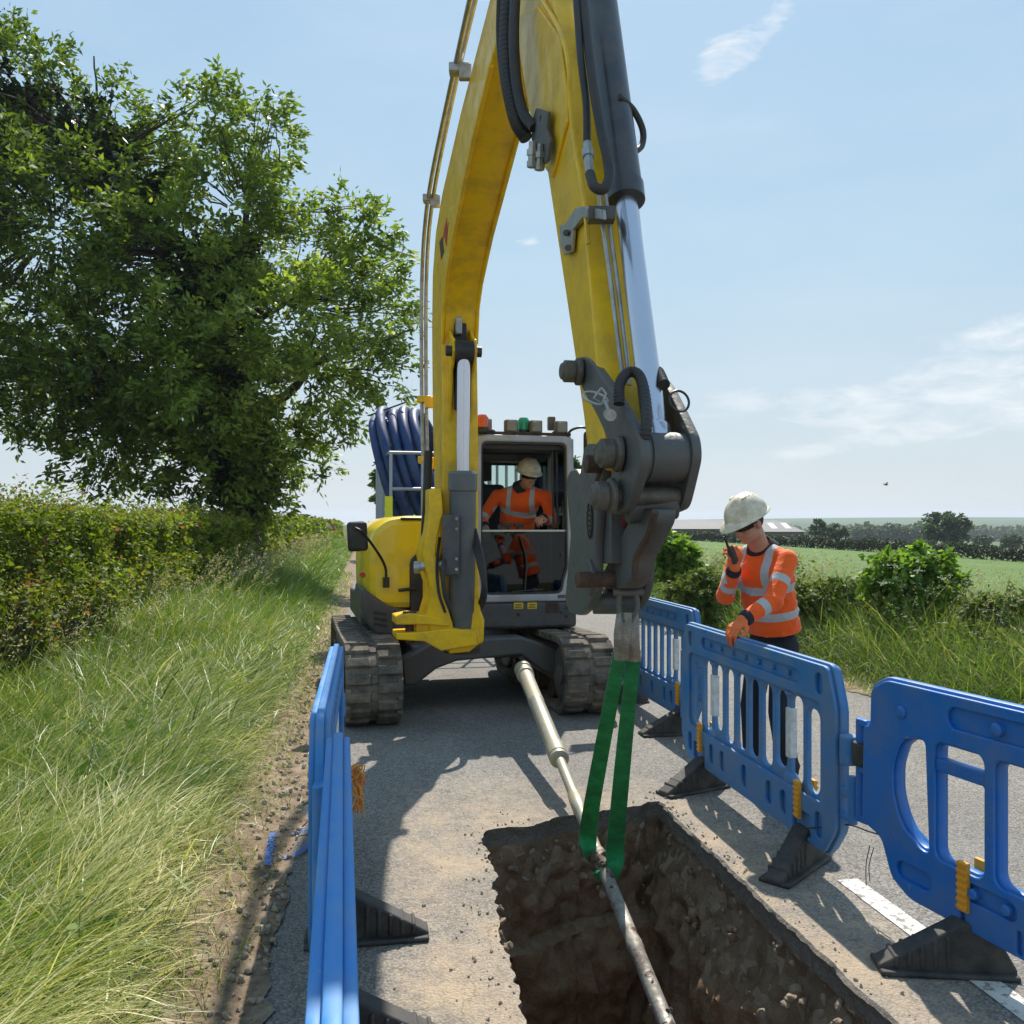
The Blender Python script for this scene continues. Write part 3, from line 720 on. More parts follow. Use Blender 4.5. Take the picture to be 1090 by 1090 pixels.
hose([P(468, 572, 7.0), P(465, 600, 6.95), P(467, 630, 6.93), P(474, 652, 6.95)], .012)
hose([P(456, 480, 7.2), P(454, 540, 7.2), P(453, 575, 7.25), P(462, 600, 7.4)], .035)
hose([P(459, 540, 7.2), P(457, 570, 7.15), P(462, 592, 7.1), P(472, 605, 7.3)], .022)
for a in range(4):
    hose([P(503+a, 575-a*4, 7.0), P(509+a*2, 600, 6.9), P(514+a, 625+a*3, 6.9), P(508+a, 650, 7.1)], .012)
for w_, o_ in ((-.23, 0), (-.19, .05)):
    pts = [b3(yz(*q), w_) for q in [(4.3, 4.72+o_), (5.0, 4.66+o_), (6.1, 4.56+o_), (7.2, 4.42), (7.72, 4.2), (7.95, 3.85), (8.0, 3.4), (7.95, 2.6), (7.75, 1.8)]]
    hose(pts, .017, 'hydraulic_line', ZINC, BOOM, 60)
for q in ((5.75, 4.57), (7.45, 4.36), (7.97, 2.75), (7.88, 2.2)):
    mb = MB(); c_ = b3(yz(*q), -.205); mb.box(c_, (.13, .09, .06)); mb.box(b3(yz(q[0]-.03, q[1]-.03), -.17), (.08, .05, .1)); mb.build('line_clamp', ZINC if q[1] > 4 else YEL, BOOM, True, bevel=.008)
# ---- stick
stick_out = [yz(*p) for p in [(4.62, 4.52), (4.48, 4.16), (4.06, 3.53), (3.77, 3.13), (3.44, 2.47), (3.22, 2.02), (3.16, 1.86), (3.10, 1.78), (3.0, 1.78), (2.95, 1.86), (3.02, 2.1), (3.11, 2.41), (3.23, 2.81), (3.40, 3.26), (3.53, 3.57), (3.76, 3.97), (3.92, 4.45), (4.12, 4.80), (4.5, 4.80)]]
STICK = sbuild(splate(stick_out, -.11, .11, .014, rnd=.04), 'stick', YEL)
# side reinforcing panel near the top of the stick and its weld line
mb = MB(); pl = [bp(a, b, -.11) for a, b in [(549, 20), (575, 8), (597, 38), (605, 98), (606, 130), (590, 190), (581, 178), (566, 120)]]
mb.prism([b3(q, -.108) for q in pl], PR*-.014); mb.build('side_panel', YEL, STICK, True, bevel=.006)
mb = MB(); mb.tube(smooth([b3(bp(a, b, -.125), -.125) for a, b in [(577, 0), (596, 34), (605, 70), (606, 100), (611, 150), (621, 210), (626, 260)]], 30), .009, 6); mb.build('edge_weld', YEL, STICK, True)
# bracket with couplings half way up the stick
mb = MB(); pl = [bp(a, b, -.13) for a, b in [(573, 128), (577, 116), (590, 120), (588, 138), (592, 150), (589, 172), (584, 176), (580, 160), (572, 150)]]
HB = sbuild(plate(roundpoly([V(p) for p in pl], .01), [[(bp(581.5, 127, -.13)[0]+.014*math.cos(t*.785), bp(581.5, 127, -.13)[1]+.014*math.sin(t*.785)) for t in range(8)]], .014, .002, PM @ Matrix.Translation((0, 0, .15))), 'hose_bracket', LINKM, STICK)
mb = MB()
for i, (a, b) in enumerate(((567, 155), (575, 158))):
    w_ = -.17-.03*(1-i); t0 = b3(bp(a, b-4, w_), w_); t1 = b3(bp(a-1, b+24, w_), w_); d_ = t1-t0
    mb.lathe(t0, d_, [(0, .016), (.03, .016), (.031, .023), (.055, .023), (.056, .017), (.075, .017), (.076, .021), (.10, .021), (.103, .012)], 8)
mb.build('hose_coupling', ZINC, STICK, True)
hose([P(541, -15, 4.1), P(538, 40, 4.0), P(541, 90, 3.9), P(549, 128, 3.85), P(560, 147, 3.83)], .028, parent=STICK, cor=True)
hose([P(549, -15, 4.0), P(547, 40, 3.9), P(550, 90, 3.85), P(558, 122, 3.8), P(569, 136, 3.76)], .024, parent=STICK)
hose([P(532, -12, 4.2), P(531, 40, 4.2), P(536, 90, 4.1), P(545, 125, 4.0), P(553, 142, 3.9)], .014, parent=STICK)
# grey pipe clip on the stick side with its two steel lines
pl = [bp(a, b, -.12) for a, b in [(616, 222), (624, 220), (644, 224), (645, 234), (624, 232), (613, 245), (611, 268), (604, 272), (600, 262), (599, 240), (604, 240)]]
cl_ = sbuild(splate(pl, -.135, -.118, .003), 'line_bracket', ZINC, STICK)
mb = MB()
for a, b in ((602, 248), (604, 264)): mb.cyl(b3(bp(a, b, -.15), -.15), b3(bp(a, b, -.13), -.13), .012, 8)
mb.box(P(640, 229, 3.0), (.09, .06, .045)); mb.build('bolt', LINKM, cl_, True, bevel=.003)
for i in range(2):
    hose([P(637+i*7, 205, 3.02), P(641+i*7, 235, 3.03), P(650+i*7, 300, 3.0), P(660+i*7, 380, 2.96), P(664+i*6, 410, 2.95)], .008, 'hydraulic_line', ZINC, STICK)
# ---- bucket cylinder
rt = b3(yz(2.76, 1.84), .0); ct = b3(yz(3.50, 3.95), .01); dd = (ct-rt).normalized()
BC = MB(); z0 = (2.75-1.84)/dd.z
BC.lathe(rt, dd, [(z0, .04), (z0+.005, .068), (z0+.07, .070), (z0+.075, .064), (z0+1.5, .064)], 32)
BC = BC.build('bucket_cylinder', mat('black_cylinder_paint', (.028, .031, .036), .33, var=.12, dirt=(.12, .10, .08), damt=.2, dscale=6, coat=.3), EXC, True)
mb = MB(); mb.cyl(rt+dd*.1, rt+dd*(z0+.03), .040, 28); mb.lathe(rt, dd, [(.055, .05), (.10, .05), (.11, .043)], 24); mb.build('cylinder_rod', CHR, BC, True)
mb = MB(); mb.cyl(rt-PR*.09, rt+PR*.085, .078, 28); mb.cyl(rt-PR*.045, rt-PR*.038, .083, 28); mb.build('rod_eye', LINKM, BC, True, bevel=.006)
hose([P(613, -10, 3.2), P(618, 60, 3.05), P(624, 110, 3.0), P(625, 155, 2.97)], .013, parent=BC)
hose([P(620, -10, 3.2), P(630, 80, 3.0), P(640, 140, 2.92), P(649, 180, 2.86), P(644, 200, 2.83), P(633, 199, 2.84), P(628, 185, 2.9)], .017, parent=BC, n=50)
mb = MB(); mb.lathe(P(625, 152, 2.97), P(628, 188, 2.92)-P(625, 152, 2.97), [(0, .014), (.03, .014), (.031, .02), (.06, .02), (.062, .015), (.10, .016), (.13, .013)], 8); mb.build('hose_coupling', ZINC, BC, True)
hose([P(659, 103, 3.15), P(674, 117, 3.2), P(684, 138, 3.22), P(683, 155, 3.2), P(672, 164, 3.12)], .012, parent=BC)
# ---- linkage
def tr(pts, w): return [bp(a, b, w) for a, b in pts]
LK = sbuild(splate(tr([(619, 381), (627, 380), (634, 384), (643, 397), (660, 421), (676, 447), (687, 468), (689, 492), (680, 522), (671, 543), (659, 549), (650, 542), (648, 530), (655, 510), (659, 492), (654, 474), (648, 459), (639, 440), (627, 419), (619, 402)], -.10), -.118, -.086, .006, rnd=.03), 'idler_link', LINKM)
RK = sbuild(splate(tr([(697, 397), (705, 402), (714, 413), (728, 441), (740, 466), (742, 487), (734, 522), (729, 541), (718, 546), (706, 541), (699, 520), (705, 500), (700, 475), (696, 450), (689, 420), (689, 401)], .09), .076, .108, .006, rnd=.03), 'idler_link', LINKM)
def pin(a, w0, w1, r, name='link_pin', m=RUST, parent=EXC, n=24, nut=False):
    mb = MB(); p0 = b3(a, w0); p1 = b3(a, w1)
    if nut:
        d = (p1-p0).normalized(); L_ = (p1-p0).length
        mb.lathe(p0, d, [(0, r*.6), (.004, r*.72), (.012, r*.78), (.014, r), (.05, r), (.052, r*.85), (.06, r*1.25), (.075, r*1.25), (.078, r*.7), (L_, r*.7)], 16)
    else: mb.cyl(p0, p1, r, n)
    return mb.build(name, m, parent, True, bevel=.003)
NUT = mat('castle_nut_steel', (.16, .15, .125), .5, metal=.4, var=.3, vscale=20, dirt=(.10, .07, .05), damt=.5, dscale=16)
pin(bp(622, 396, -.11), -.20, .10, .040, nut=True, m=NUT)
pin(bp(664, 483, -.11), -.20, .08, .046, nut=True, m=NUT)
pin(bp(661, 528, -.11), -.21, .10, .046, nut=True, m=NUT)
c1 = b3(bp(672, 541, -.06), -.08); c2 = b3(bp(716, 535, .07), .08)
mb = MB(); mb.cyl(c1, c2, .052, 24); mb.build('link_barrel', LINKM, EXC, True, bevel=.005)
HL = sbuild(splate(tr([(678, 541), (697, 541), (696, 556), (689, 570), (677, 592), (674, 612), (665, 626), (644, 628), (641, 612), (650, 594), (662, 570)], -.035), -.04, .035, .008, rnd=.03), 'tipping_link', LINKM)
mb = MB(); mb.tube(smooth([b3(bp(a, b, -.06), -.06) for a, b in [(697, 545), (690, 570), (677, 594), (676, 618)]], 16), .012, 8); mb.build('worn_edge', RUST, HL, True)
hp = [(627, 478), (632, 472), (640, 472), (646, 480), (648, 500), (642, 544), (639, 580), (639, 628), (633, 645), (622, 655), (611, 652), (607, 638), (610, 603), (613, 568), (610, 539), (608, 512), (612, 501), (619, 499), (623, 506), (625, 492)]
HT = sbuild(splate(tr(hp, -.09), -.112, -.078, .006, rnd=.02), 'quick_hitch', LINKM)
sbuild(splate(tr([(682, 478), (690, 476), (697, 486), (697, 520), (694, 570), (692, 620), (686, 640), (676, 652), (665, 650), (663, 636), (668, 570), (668, 512), (678, 500)], .08), .066, .096, .006, rnd=.02), 'hitch_plate', LINKM, HT)
pin(bp(634, 493, -.10), -.13, .08, .030, 'hitch_pin', RUST, HT); pin(bp(632, 495, -.12), -.125, -.108, .062, 'washer', LINKM, HT); pin(bp(626, 494, -.16), -.17, -.12, .030, 'hitch_pin', RUST, HT)
pin(bp(626, 614, -.12), -.125, -.108, .062, 'washer', LINKM, HT); pin(bp(618, 617, -.16), -.175, .08, .028, 'hitch_pin', RUST, HT)
mb = MB(); mb.cyl(b3(bp(628, 640, -.09), -.08), b3(bp(680, 640, .075), .075), .046, 20); mb.prism([b3(q, -.078) for q in tr([(640, 540), (646, 520), (652, 540), (652, 600), (640, 600)], -.07)], PR*.14)
mb.build('cross_tube', LINKM, HT, True, bevel=.004)
mb = MB(); mb.prism([b3(q, -.04) for q in tr([(648, 500), (668, 520), (662, 560), (650, 590), (644, 590)], -.04)], PR*.08); mb.build('lock_ram', mat('faded_red_paint', (.16, .022, .016), .6, dirt=(.06, .04, .03), damt=.4), HT, True, bevel=.01)
# oval badge
q = bp(627, 554, -.118); mb = MB(); mb.prism([b3((q[0]+.026*math.cos(t*.39), q[1]+.062*math.sin(t*.39)), -.1125) for t in range(16)], PR*-.004); bd = mb.build('oval_badge', mat('brass_badge', (.16, .13, .07), .5, metal=.5), HT, True)
mb = MB(); mb.tube([b3((q[0]+.026*math.cos(t*.39), q[1]+.062*math.sin(t*.39)), -.1175) for t in range(17)], .0035, 6)
for k in range(5): mb.box(b3((q[0]+.004*(k % 2), q[1]+.036-.018*k), -.118), (.012, .02, .007))
mb.build('badge_lettering', mat('dark_badge', (.03, .03, .03), .5), bd, True)
# safety clip and rings on the links
def ring(c_, r, rr, nrm, name, m, parent, sq=1.):
    x, y, z = frame(nrm); mb = MB(); n = 24
    mb.tube([c_+x*r*math.cos(k*math.tau/n)*sq+y*r*math.sin(k*math.tau/n) for k in range(n+1)], rr, 8, caps=False); return mb.build(name, m, parent, True)
ring(P(634, 424, 2.72), .040, .0045, V((.25, -.55, .8)), 'clip_ring', ZINC, LK)
mb = MB(); mb.tube([P(640, 413, 2.7), P(632, 424, 2.7), P(641, 430, 2.7), P(645, 419, 2.7), P(640, 413, 2.7)], .004, 6); mb.cyl(P(644, 427, 2.69), P(649, 440, 2.67), .006, 8); mb.cyl(P(648, 441, 2.70), P(650, 442, 2.64), .018, 14); mb.build('locking_clip', ZINC, LK, True)
ring(P(723, 427, 2.75), .034, .004, V((.3, -.9, .2)), 'clip_ring', BLK, RK)
hose([P(659, 430, 2.72), P(660, 408, 2.74), P(670, 396, 2.76), P(681, 401, 2.74), P(687, 425, 2.68), P(688, 455, 2.6), P(684, 480, 2.62)], .016, parent=HT, cor=True)
hose([P(699, 455, 2.82), P(697, 425, 2.86), P(695, 402, 2.88), P(700, 396, 2.86), P(707, 410, 2.8)], .018, parent=HT, cor=True)
# lifting shackle under the hitch
SHK = b3(bp(668, 652, .0), .0)
mb = MB(); c0 = SHK
mb.tube(smooth([c0+V((-.028, 0, .075)), c0+V((-.032, 0, .02)), c0+V((-.022, 0, -.02)), c0+V((0, 0, -.035)), c0+V((.022, 0, -.02)), c0+V((.032, 0, .02)), c0+V((.028, 0, .075))], 24), .010, 10)
mb.cyl(c0+V((-.05, 0, .07)), c0+V((.055, 0, .07)), .014, 12); mb.build('shackle', LINKM, HT, True)

# ---- upper structure
def lrect(x0, x1, z0, z1, y0, y1): mb = MB(); mb.b2((x0, y0, z0), (x1, y1, z1)); return mb
cb = lrect(.07, 1.05, .67, .915, -.53, 1.3).build('cab_base', DGREY, EXC, bevel=.03)
mb = MB(); mb.b2((-.92, -.2, .70), (.07, 1.35, .95)); mb.b2((-.2, -.45, .72), (.07, -.1, 1.0)); mb.build('turntable_deck', DGREY, EXC, bevel=.02)
mb = MB(); mb.cyl((0, 0, .55), (0, 0, .70), .52, 40); mb.build('slew_ring', GREYM, EXC)
for i, (a, b) in enumerate(((547, 557), (561.5, 571.5))):
    p = ml(a, 641.5, -.5335); q = ml(b, 648, -.5335); mb = MB(); mb.b2((p.x, -.534, q.z), (q.x, -.5305, p.z))
    stk = mb.build('warning_sticker', mat('sticker_yellow', (.75, .5, .02), .5), cb)
    mb = MB()
    for k in range(3): mb.b2((p.x+.008+.004*k, -.5362, q.z+.010+.014*k), (q.x-.012-.01*(k % 2), -.5345, q.z+.016+.014*k))
    mb.build('sticker_print', BLK, stk, ang=None)
p = ml(581, 641, -.53); q = ml(595, 652, -.53); mb = MB()
for k in range(6): mb.b2((p.x, -.54, q.z+(p.z-q.z)*k/6), (q.x, -.53, q.z+(p.z-q.z)*(k+.5)/6))
mb.build('vent_grille', RUST, cb)
mb = MB()
for a, b, r_ in ((552, 654, .016), (603, 647, .010), (603, 656, .010), (597, 652, .007)):
    p = ml(a, b, -.53); mb.cyl((p.x, -.528, p.z), (p.x, -.545, p.z), r_, 12)
mb.build('bolt', INT, cb)
# cab shell
x0, x1, zb, zt, yf, yb = .075, 1.045, .915, 2.45, -.50, .98
fo = roundpoly([V(p) for p in [(x0, zb), (x1, zb), (x1-.005, 1.7), (x1-.045, zt), (x0+.03, zt), (x0, 1.7)]], .07, 5)
hl = roundpoly([V(p) for p in [(.170, .985), (.905, .985), (.925, 1.12), (.962, 1.22), (.948, 2.385), (.140, 2.385), (.135, 1.22), (.160, 1.12)]], .06, 5)
MF = XZ.copy()
def yplate(outer, holes, y, th, bev): return plate(outer, holes, th, bev, Matrix.Translation((0, y, 0)) @ Matrix(((1, 0, 0, 0), (0, 0, -1, 0), (0, 1, 0, 0), (0, 0, 0, 1))))
def xplate(outer, holes, x, th, bev): return plate(outer, holes, th, bev, Matrix.Translation((x, 0, 0)) @ Matrix(((0, 0, 1, 0), (1, 0, 0, 0), (0, 1, 0, 0), (0, 0, 0, 1))))
CAB = finish(yplate(fo, [hl], yf, .07, .016), 'cab_front_frame', SILV, EXC, ang=40)
sc_ = [((x-.545)*.965+.545, (z-1.68)*.972+1.68) for x, z in hl]
finish(yplate([((x-.545)*1.03+.545, (z-1.68)*1.02+1.68) for x, z in hl], [sc_], yf+.01, .05, .004), 'window_seal', BLK, CAB, ang=40)
mb = MB(); mb.b2((x0+.01, yf+.03, zt-.05), (x1-.02, yb, zt+.015)); mb.build('cab_roof', SILV, EXC, bevel=.03)
mb = MB(); mb.b2((x0+.05, yf+.04, zt-.13), (x1-.06, yb-.05, zt-.052)); mb.b2((.2, .0, zt-.2), (.9, .3, zt-.13)); mb.build('roof_lining', INT, EXC, bevel=.01)
side = [(yf+.04, zb), (yb, zb), (yb, zt-.02), (yf+.04, zt-.02)]
hR = rrect(yf+.11, 1.05, .18, 2.33, .05); hR2 = rrect(.26, 1.55, yb-.08, 2.33, .05)
for nm, x in (('cab_side', x1-.03), ('cab_side', x0+.03)):
    s_ = finish(xplate(side, [hR, hR2], x, .05, .008), nm, SILV if x > .5 else BLK, EXC, ang=40)
    mb = MB(); mb.b2((x-.003, yf+.09, 1.03), (x+.003, .2, 2.35)); mb.b2((x-.003, .24, 1.53), (x+.003, yb-.06, 2.35)); mb.build('side_glass', GLS, s_, ang=None)
bk = finish(yplate([(x0+.03, zb), (x1-.03, zb), (x1-.03, zt-.03), (x0+.03, zt-.03)], [rrect(.17, 1.62, .95, 2.27, .05)], yb, .05, .008), 'cab_rear', BLK, EXC, ang=40)
mb = MB(); mb.b2((.15, yb-.003, 1.60), (.97, yb+.003, 2.29)); mb.build('rear_glass', GLS, bk, ang=None)
mb = MB(); mb.b2((x0+.04, yf+.04, zb+.002), (x1-.04, yb, zb+.04)); mb.build('cab_floor', INT, EXC)
mb = MB(); mb.b2((.155, yf+.002, .975), (.94, yf+.010, 1.565)); wg = mb.build('lower_windscreen', GLSD, CAB, ang=None)
mb = MB(); mb.b2((.15, yf-.004, 1.562), (.945, yf+.016, 1.578)); mb.build('glass_edge', mat('glass_edge_strip', (.55, .58, .50), .3), wg)
mb = MB()
for x_, z_ in ((.19, 1.33), (.915, 1.35), (.30, .99), (.80, .99)): mb.cyl((x_, yf-.012, z_), (x_, yf+.02, z_), .022, 12)
mb.build('glass_stop', BLK, wg)
mb = MB()
for x_ in (.86, .90): mb.cyl((x_, yf+.08, 1.1), (x_-.01, yf+.10, 2.34), .012, 8)
mb.tube(smooth([(.955, yf+.1, 1.35), (.93, yf+.02, 1.5), (.935, yf+.02, 1.75), (.955, yf+.1, 1.85)], 14), .012, 8)
mb.build('grab_rail', BLK, CAB)
mb = MB(); mb.tube(smooth([(.55, yf-.02, 1.02), (.56, yf-.03, 1.3), (.50, yf-.03, 1.52)], 10), .008, 6); mb.tube([(.42, yf-.03, 1.01), (.72, yf-.03, 1.03)], .007, 6); mb.build('wiper', BLK, CAB)
p = ml(600, 631, yf-.04); mb = MB(); mb.b2((p.x-.055, yf-.042, .945), (p.x+.02, yf-.034, .975)); mb.build('maker_plate', DGREY, CAB)
# seat, console, levers
mb = MB(); mb.b2((.22, .15, 1.22), (.74, .68, 1.36)); st_ = mb.build('seat', INT, EXC, bevel=.04)
mb = MB(); mb.box((.40, .66, 1.72), (.50, .13, .66), Euler((math.radians(-8), 0, 0)).to_matrix()); mb.build('backrest', INT, st_, bevel=.05)
mb = MB(); mb.box((.36, .70, 2.17), (.28, .10, .17)); mb.cyl((.30, .70, 2.0), (.30, .70, 2.12), .012, 8); mb.cyl((.42, .70, 2.0), (.42, .70, 2.12), .012, 8); mb.build('headrest', INT, st_, bevel=.035)
mb = MB(); mb.b2((.14, -.02, 1.2), (.24, .5, 1.48)); mb.b2((.72, -.02, 1.2), (.84, .5, 1.48)); mb.build('armrest', INT, st_, bevel=.03)
mb = MB()
for x_ in (.45, .54): mb.cyl((x_, -.25, .95), (x_, -.28, 1.61), .011, 8); mb.box((x_+(.015 if x_ > .5 else -.015), -.28, 1.62), (.10, .035, .035))
for x_, y_ in ((.20, .02), (.80, -.02)): mb.cyl((x_, y_, 1.45), (x_, y_-.02, 1.62), .02, 10)
mb.build('control_lever', BLK, EXC, bevel=.006)
mb = MB(); mb.b2((.30, -.3, .95), (.42, -.12, 1.0)); mb.b2((.60, -.3, .95), (.72, -.12, 1.0)); mb.b2((.15, -.42, .95), (.9, -.38, 1.08)); mb.build('foot_pedal', BLK, EXC, bevel=.01)
# roof lights
for a in (517.5, 545, 571.5, 598.5):
    p = ml(a, 463, yf-.02); mb = MB(); mb.box((p.x, yf+.03, zt+.085), (.115, .09, .115)); 
    hs = mb.build('work_light', mat('lamp_housing', (.10, .09, .07), .6, dirt=(.2, .16, .11), damt=.5, dscale=12) if a == 517.5 else bpy.data.materials['lamp_housing'], EXC, bevel=.012)
    mb = MB(); mb.box((p.x, yf-.018, zt+.085), (.09, .006, .09)); mb.build('lamp_lens', mat('lamp_lens', (.26, .24, .19), .15, dirt=(.14, .11, .07), damt=.5, dscale=20) if a == 517.5 else bpy.data.materials['lamp_lens'], hs, bevel=.002)
    mb = MB(); mb.box((p.x, yf+.05, zt+.02), (.03, .03, .05)); mb.build('lamp_foot', BLK, hs)
p = ml(593, 455, yf); mb = MB(); mb.box((p.x-.02, yf+.12, zt+.13), (.07, .06, .13)); mb.build('antenna_box', bpy.data.materials['lamp_housing'], EXC, bevel=.012)
def beacon(a, col, name, lab):
    m_, nt_ = newmat(name); b_ = N(nt_, 'ShaderNodeBsdfPrincipled', inp={'Base Color': c4(col), 'Roughness': .18, 'Coat Weight': .5, 'Transmission Weight': .25}); o_ = N(nt_, 'ShaderNodeOutputMaterial'); nt_.links.new(b_.outputs[0], o_.inputs[0])
    p = ml(a, 460, yf+.08); mb = MB(); dy_ = -.03 if 'orange' in name else .10; mb.lathe((p.x, yf+dy_, zt+.015), (0, 0, 1), [(0, .055), (.03, .06), (.045, .058)], 24); bs = mb.build('beacon', BLK, EXC); bs['label'] = lab
    mb = MB(); mb.lathe((p.x, yf+dy_, zt+.058), (0, 0, 1), [(0, .056), (.03, .058), (.09, .052), (.115, .038), (.12, .001)], 24)
    for k in range(12):
        t = k*math.tau/12; mb.cyl((p.x+.054*math.cos(t), yf+dy_+.054*math.sin(t), zt+.06), (p.x+.05*math.cos(t), yf+dy_+.05*math.sin(t), zt+.15), .007, 6)
    mb.build('beacon_lens', m_, bs)
beacon(510.8, (.90, .13, .01), 'orange_beacon', 'orange beacon'); beacon(558, (.0, .42, .22), 'green_beacon', 'green beacon')
mb = MB(); mb.b2((.12, yf+.0, zt+.005), (1.0, yf+.05, zt+.03))
for k in range(4): mb.ell((.25+.2*k, yf+.02, zt+.03), (.03, .03, .02))
mb.build('light_bar', RUST, EXC)
# mirrors
def lp(px, py, yl): return ml(px, py, yl)
mb = MB(); c_ = lp(634, 474, -.55); mb.box(c_, (.24, .07, .26)); mr = mb.build('mirror', BLK, EXC, bevel=.035)
mb = MB(); mb.tube(smooth([lp(604, 480, -.45), lp(603, 468, -.5), lp(608, 458, -.55), lp(622, 455, -.58), lp(636, 463, -.56)], 18), .012, 8); mb.cyl(lp(604, 472, -.46), lp(604, 484, -.46), .022, 10); mb.build('mirror_arm', BLK, mr)
mb = MB(); c_ = lp(380.5, 571, -.75); mb.box(c_, (.175, .06, .255), Euler((0, math.radians(-3), math.radians(8))).to_matrix()); mr = mb.build('mirror', BLK, EXC, bevel=.035)
mb = MB(); mb.tube(smooth([lp(378, 562, -.80), lp(386, 567, -.80), (lp(400, 585, -.62)), lp(410, 603, -.5), lp(411, 618, -.47)], 18), .012, 8); mb.box(lp(411, 620, -.47), (.055, .05, .09)); mb.build('mirror_arm', BLK, mr)
# engine hood, fuel side
ho = [ml(a, b, -.42) for a, b in [(392, 640), (391, 600), (392, 578), (398, 562), (412, 552), (430, 549), (470, 549)]]
fo = [(p.x, p.z) for p in ho]+[(.04, ho[-1].z), (.04, .86), (ho[0].x, .86)]
fo2 = roundpoly([V(p) for p in fo], .05, 4)
HOOD = finish(plate(fo2, [], 1.55, .07, Matrix.Translation((0, .36, 0)) @ Matrix(((1, 0, 0, 0), (0, 0, -1, 0), (0, 1, 0, 0), (0, 0, 0, 1)))), 'engine_hood', YELH, EXC, ang=30)
HOOD.data.materials[0] = YELH
mb = MB(); a = ml(424, 628.5, -.45); b = ml(444, 626, -.45); mb.bar((a.x, -.46, a.z), (b.x, -.46, b.z), .035, .03); mb.cyl((b.x-.03, -.44, b.z), (b.x-.03, -.40, b.z), .02); mb.build('hood_handle', BLK, HOOD, bevel=.008)
a = ml(436, 592, -.42); b = ml(462, 655, -.42)
mb = MB(); mb.prism([(a.x, -.436, b.z), (b.x+.35, -.436, b.z), (b.x+.35, -.436, a.z+.02), (a.x+.06, -.436, a.z+.02), (a.x+.01, -.436, a.z-.03), (a.x, -.436, a.z-.08)], (0, .08, 0)); mb.build('side_cover', BLK, HOOD, bevel=.012)
a = ml(425, 553, -.3); mb = MB(); mb.b2((a.x, -.425, 1.665), (a.x+.30, -.36, 1.69)); mb.build('hood_slot', BLK, HOOD, bevel=.008)
# grey skirt with vents under the hood
sk = [ml(a, b, -.50) for a, b in [(386, 626), (421, 650), (421, 678), (400, 676), (388, 660), (384, 645)]]
mb = MB(); mb.prism([(p.x, -.50, p.z) for p in sk], (0, .9, 0)); mb.prism([(p.x, -.44, p.z) for p in [ml(a, b, -.44) for a, b in [(392, 640), (436, 650), (436, 676), (396, 672)]]], (0, .9, 0))
SK = mb.build('side_skirt', DGREY, EXC, bevel=.03, seg=3)
mb = MB()
for k in range(3): p = ml(398, 652+k*6, -.51); q = ml(412, 654+k*6, -.51); mb.bar((p.x, -.505, p.z), (q.x, -.505, q.z), .02, .02, hint=V((0, 1, 0)))
mb.build('skirt_vent', INT, SK)
mb = MB(); p = ml(386, 612, -.45); mb.cyl((p.x, -.4, p.z), (p.x, -.48, p.z), .025); mb.build('tail_lamp', mat('red_lens', (.5, .02, .015), .25), EXC)
# ---- undercarriage
mb = MB(); xf = [ml(a, b, -.72) for a, b in [(428, 703), (463, 682), (555, 678), (592, 690), (602, 716), (580, 716), (555, 697), (486, 704), (465, 712), (442, 730), (430, 730)]]
mb.prism([(p.x, -.72, p.z) for p in xf], (0, .22, 0))
mb.prism([(p.x, .55, p.z) for p in xf], (0, .22, 0)); mb.b2((-.5, -.6, .42), (.5, .6, .56))
mb.build('cross_frame', GREYM, EXC, bevel=.02)
TLn, TRr, TYc = 2.16, .305, 0
def loop_pt(u):
    """u in metres round the belt: (y, z, ty, tz)"""
    st_ = TLn; ar = math.pi*TRr; tot = 2*st_+2*ar; u %= tot
    if u < st_: y = -st_/2+u; return y, 2*TRr+.03-.02*math.sin(math.pi*u/st_), 1, 0
    u -= st_
    if u < ar: a = u/TRr; return st_/2+TRr*math.sin(a), TRr+.03+TRr*math.cos(a), math.cos(a), -math.sin(a)
    u -= ar
    if u < st_: return st_/2-u, .03, -1, 0
    u -= st_; a = u/TRr; return -st_/2-TRr*math.sin(a), TRr+.03-TRr*math.cos(a), -math.cos(a), math.sin(a)
TOT = 2*TLn+2*math.pi*TRr
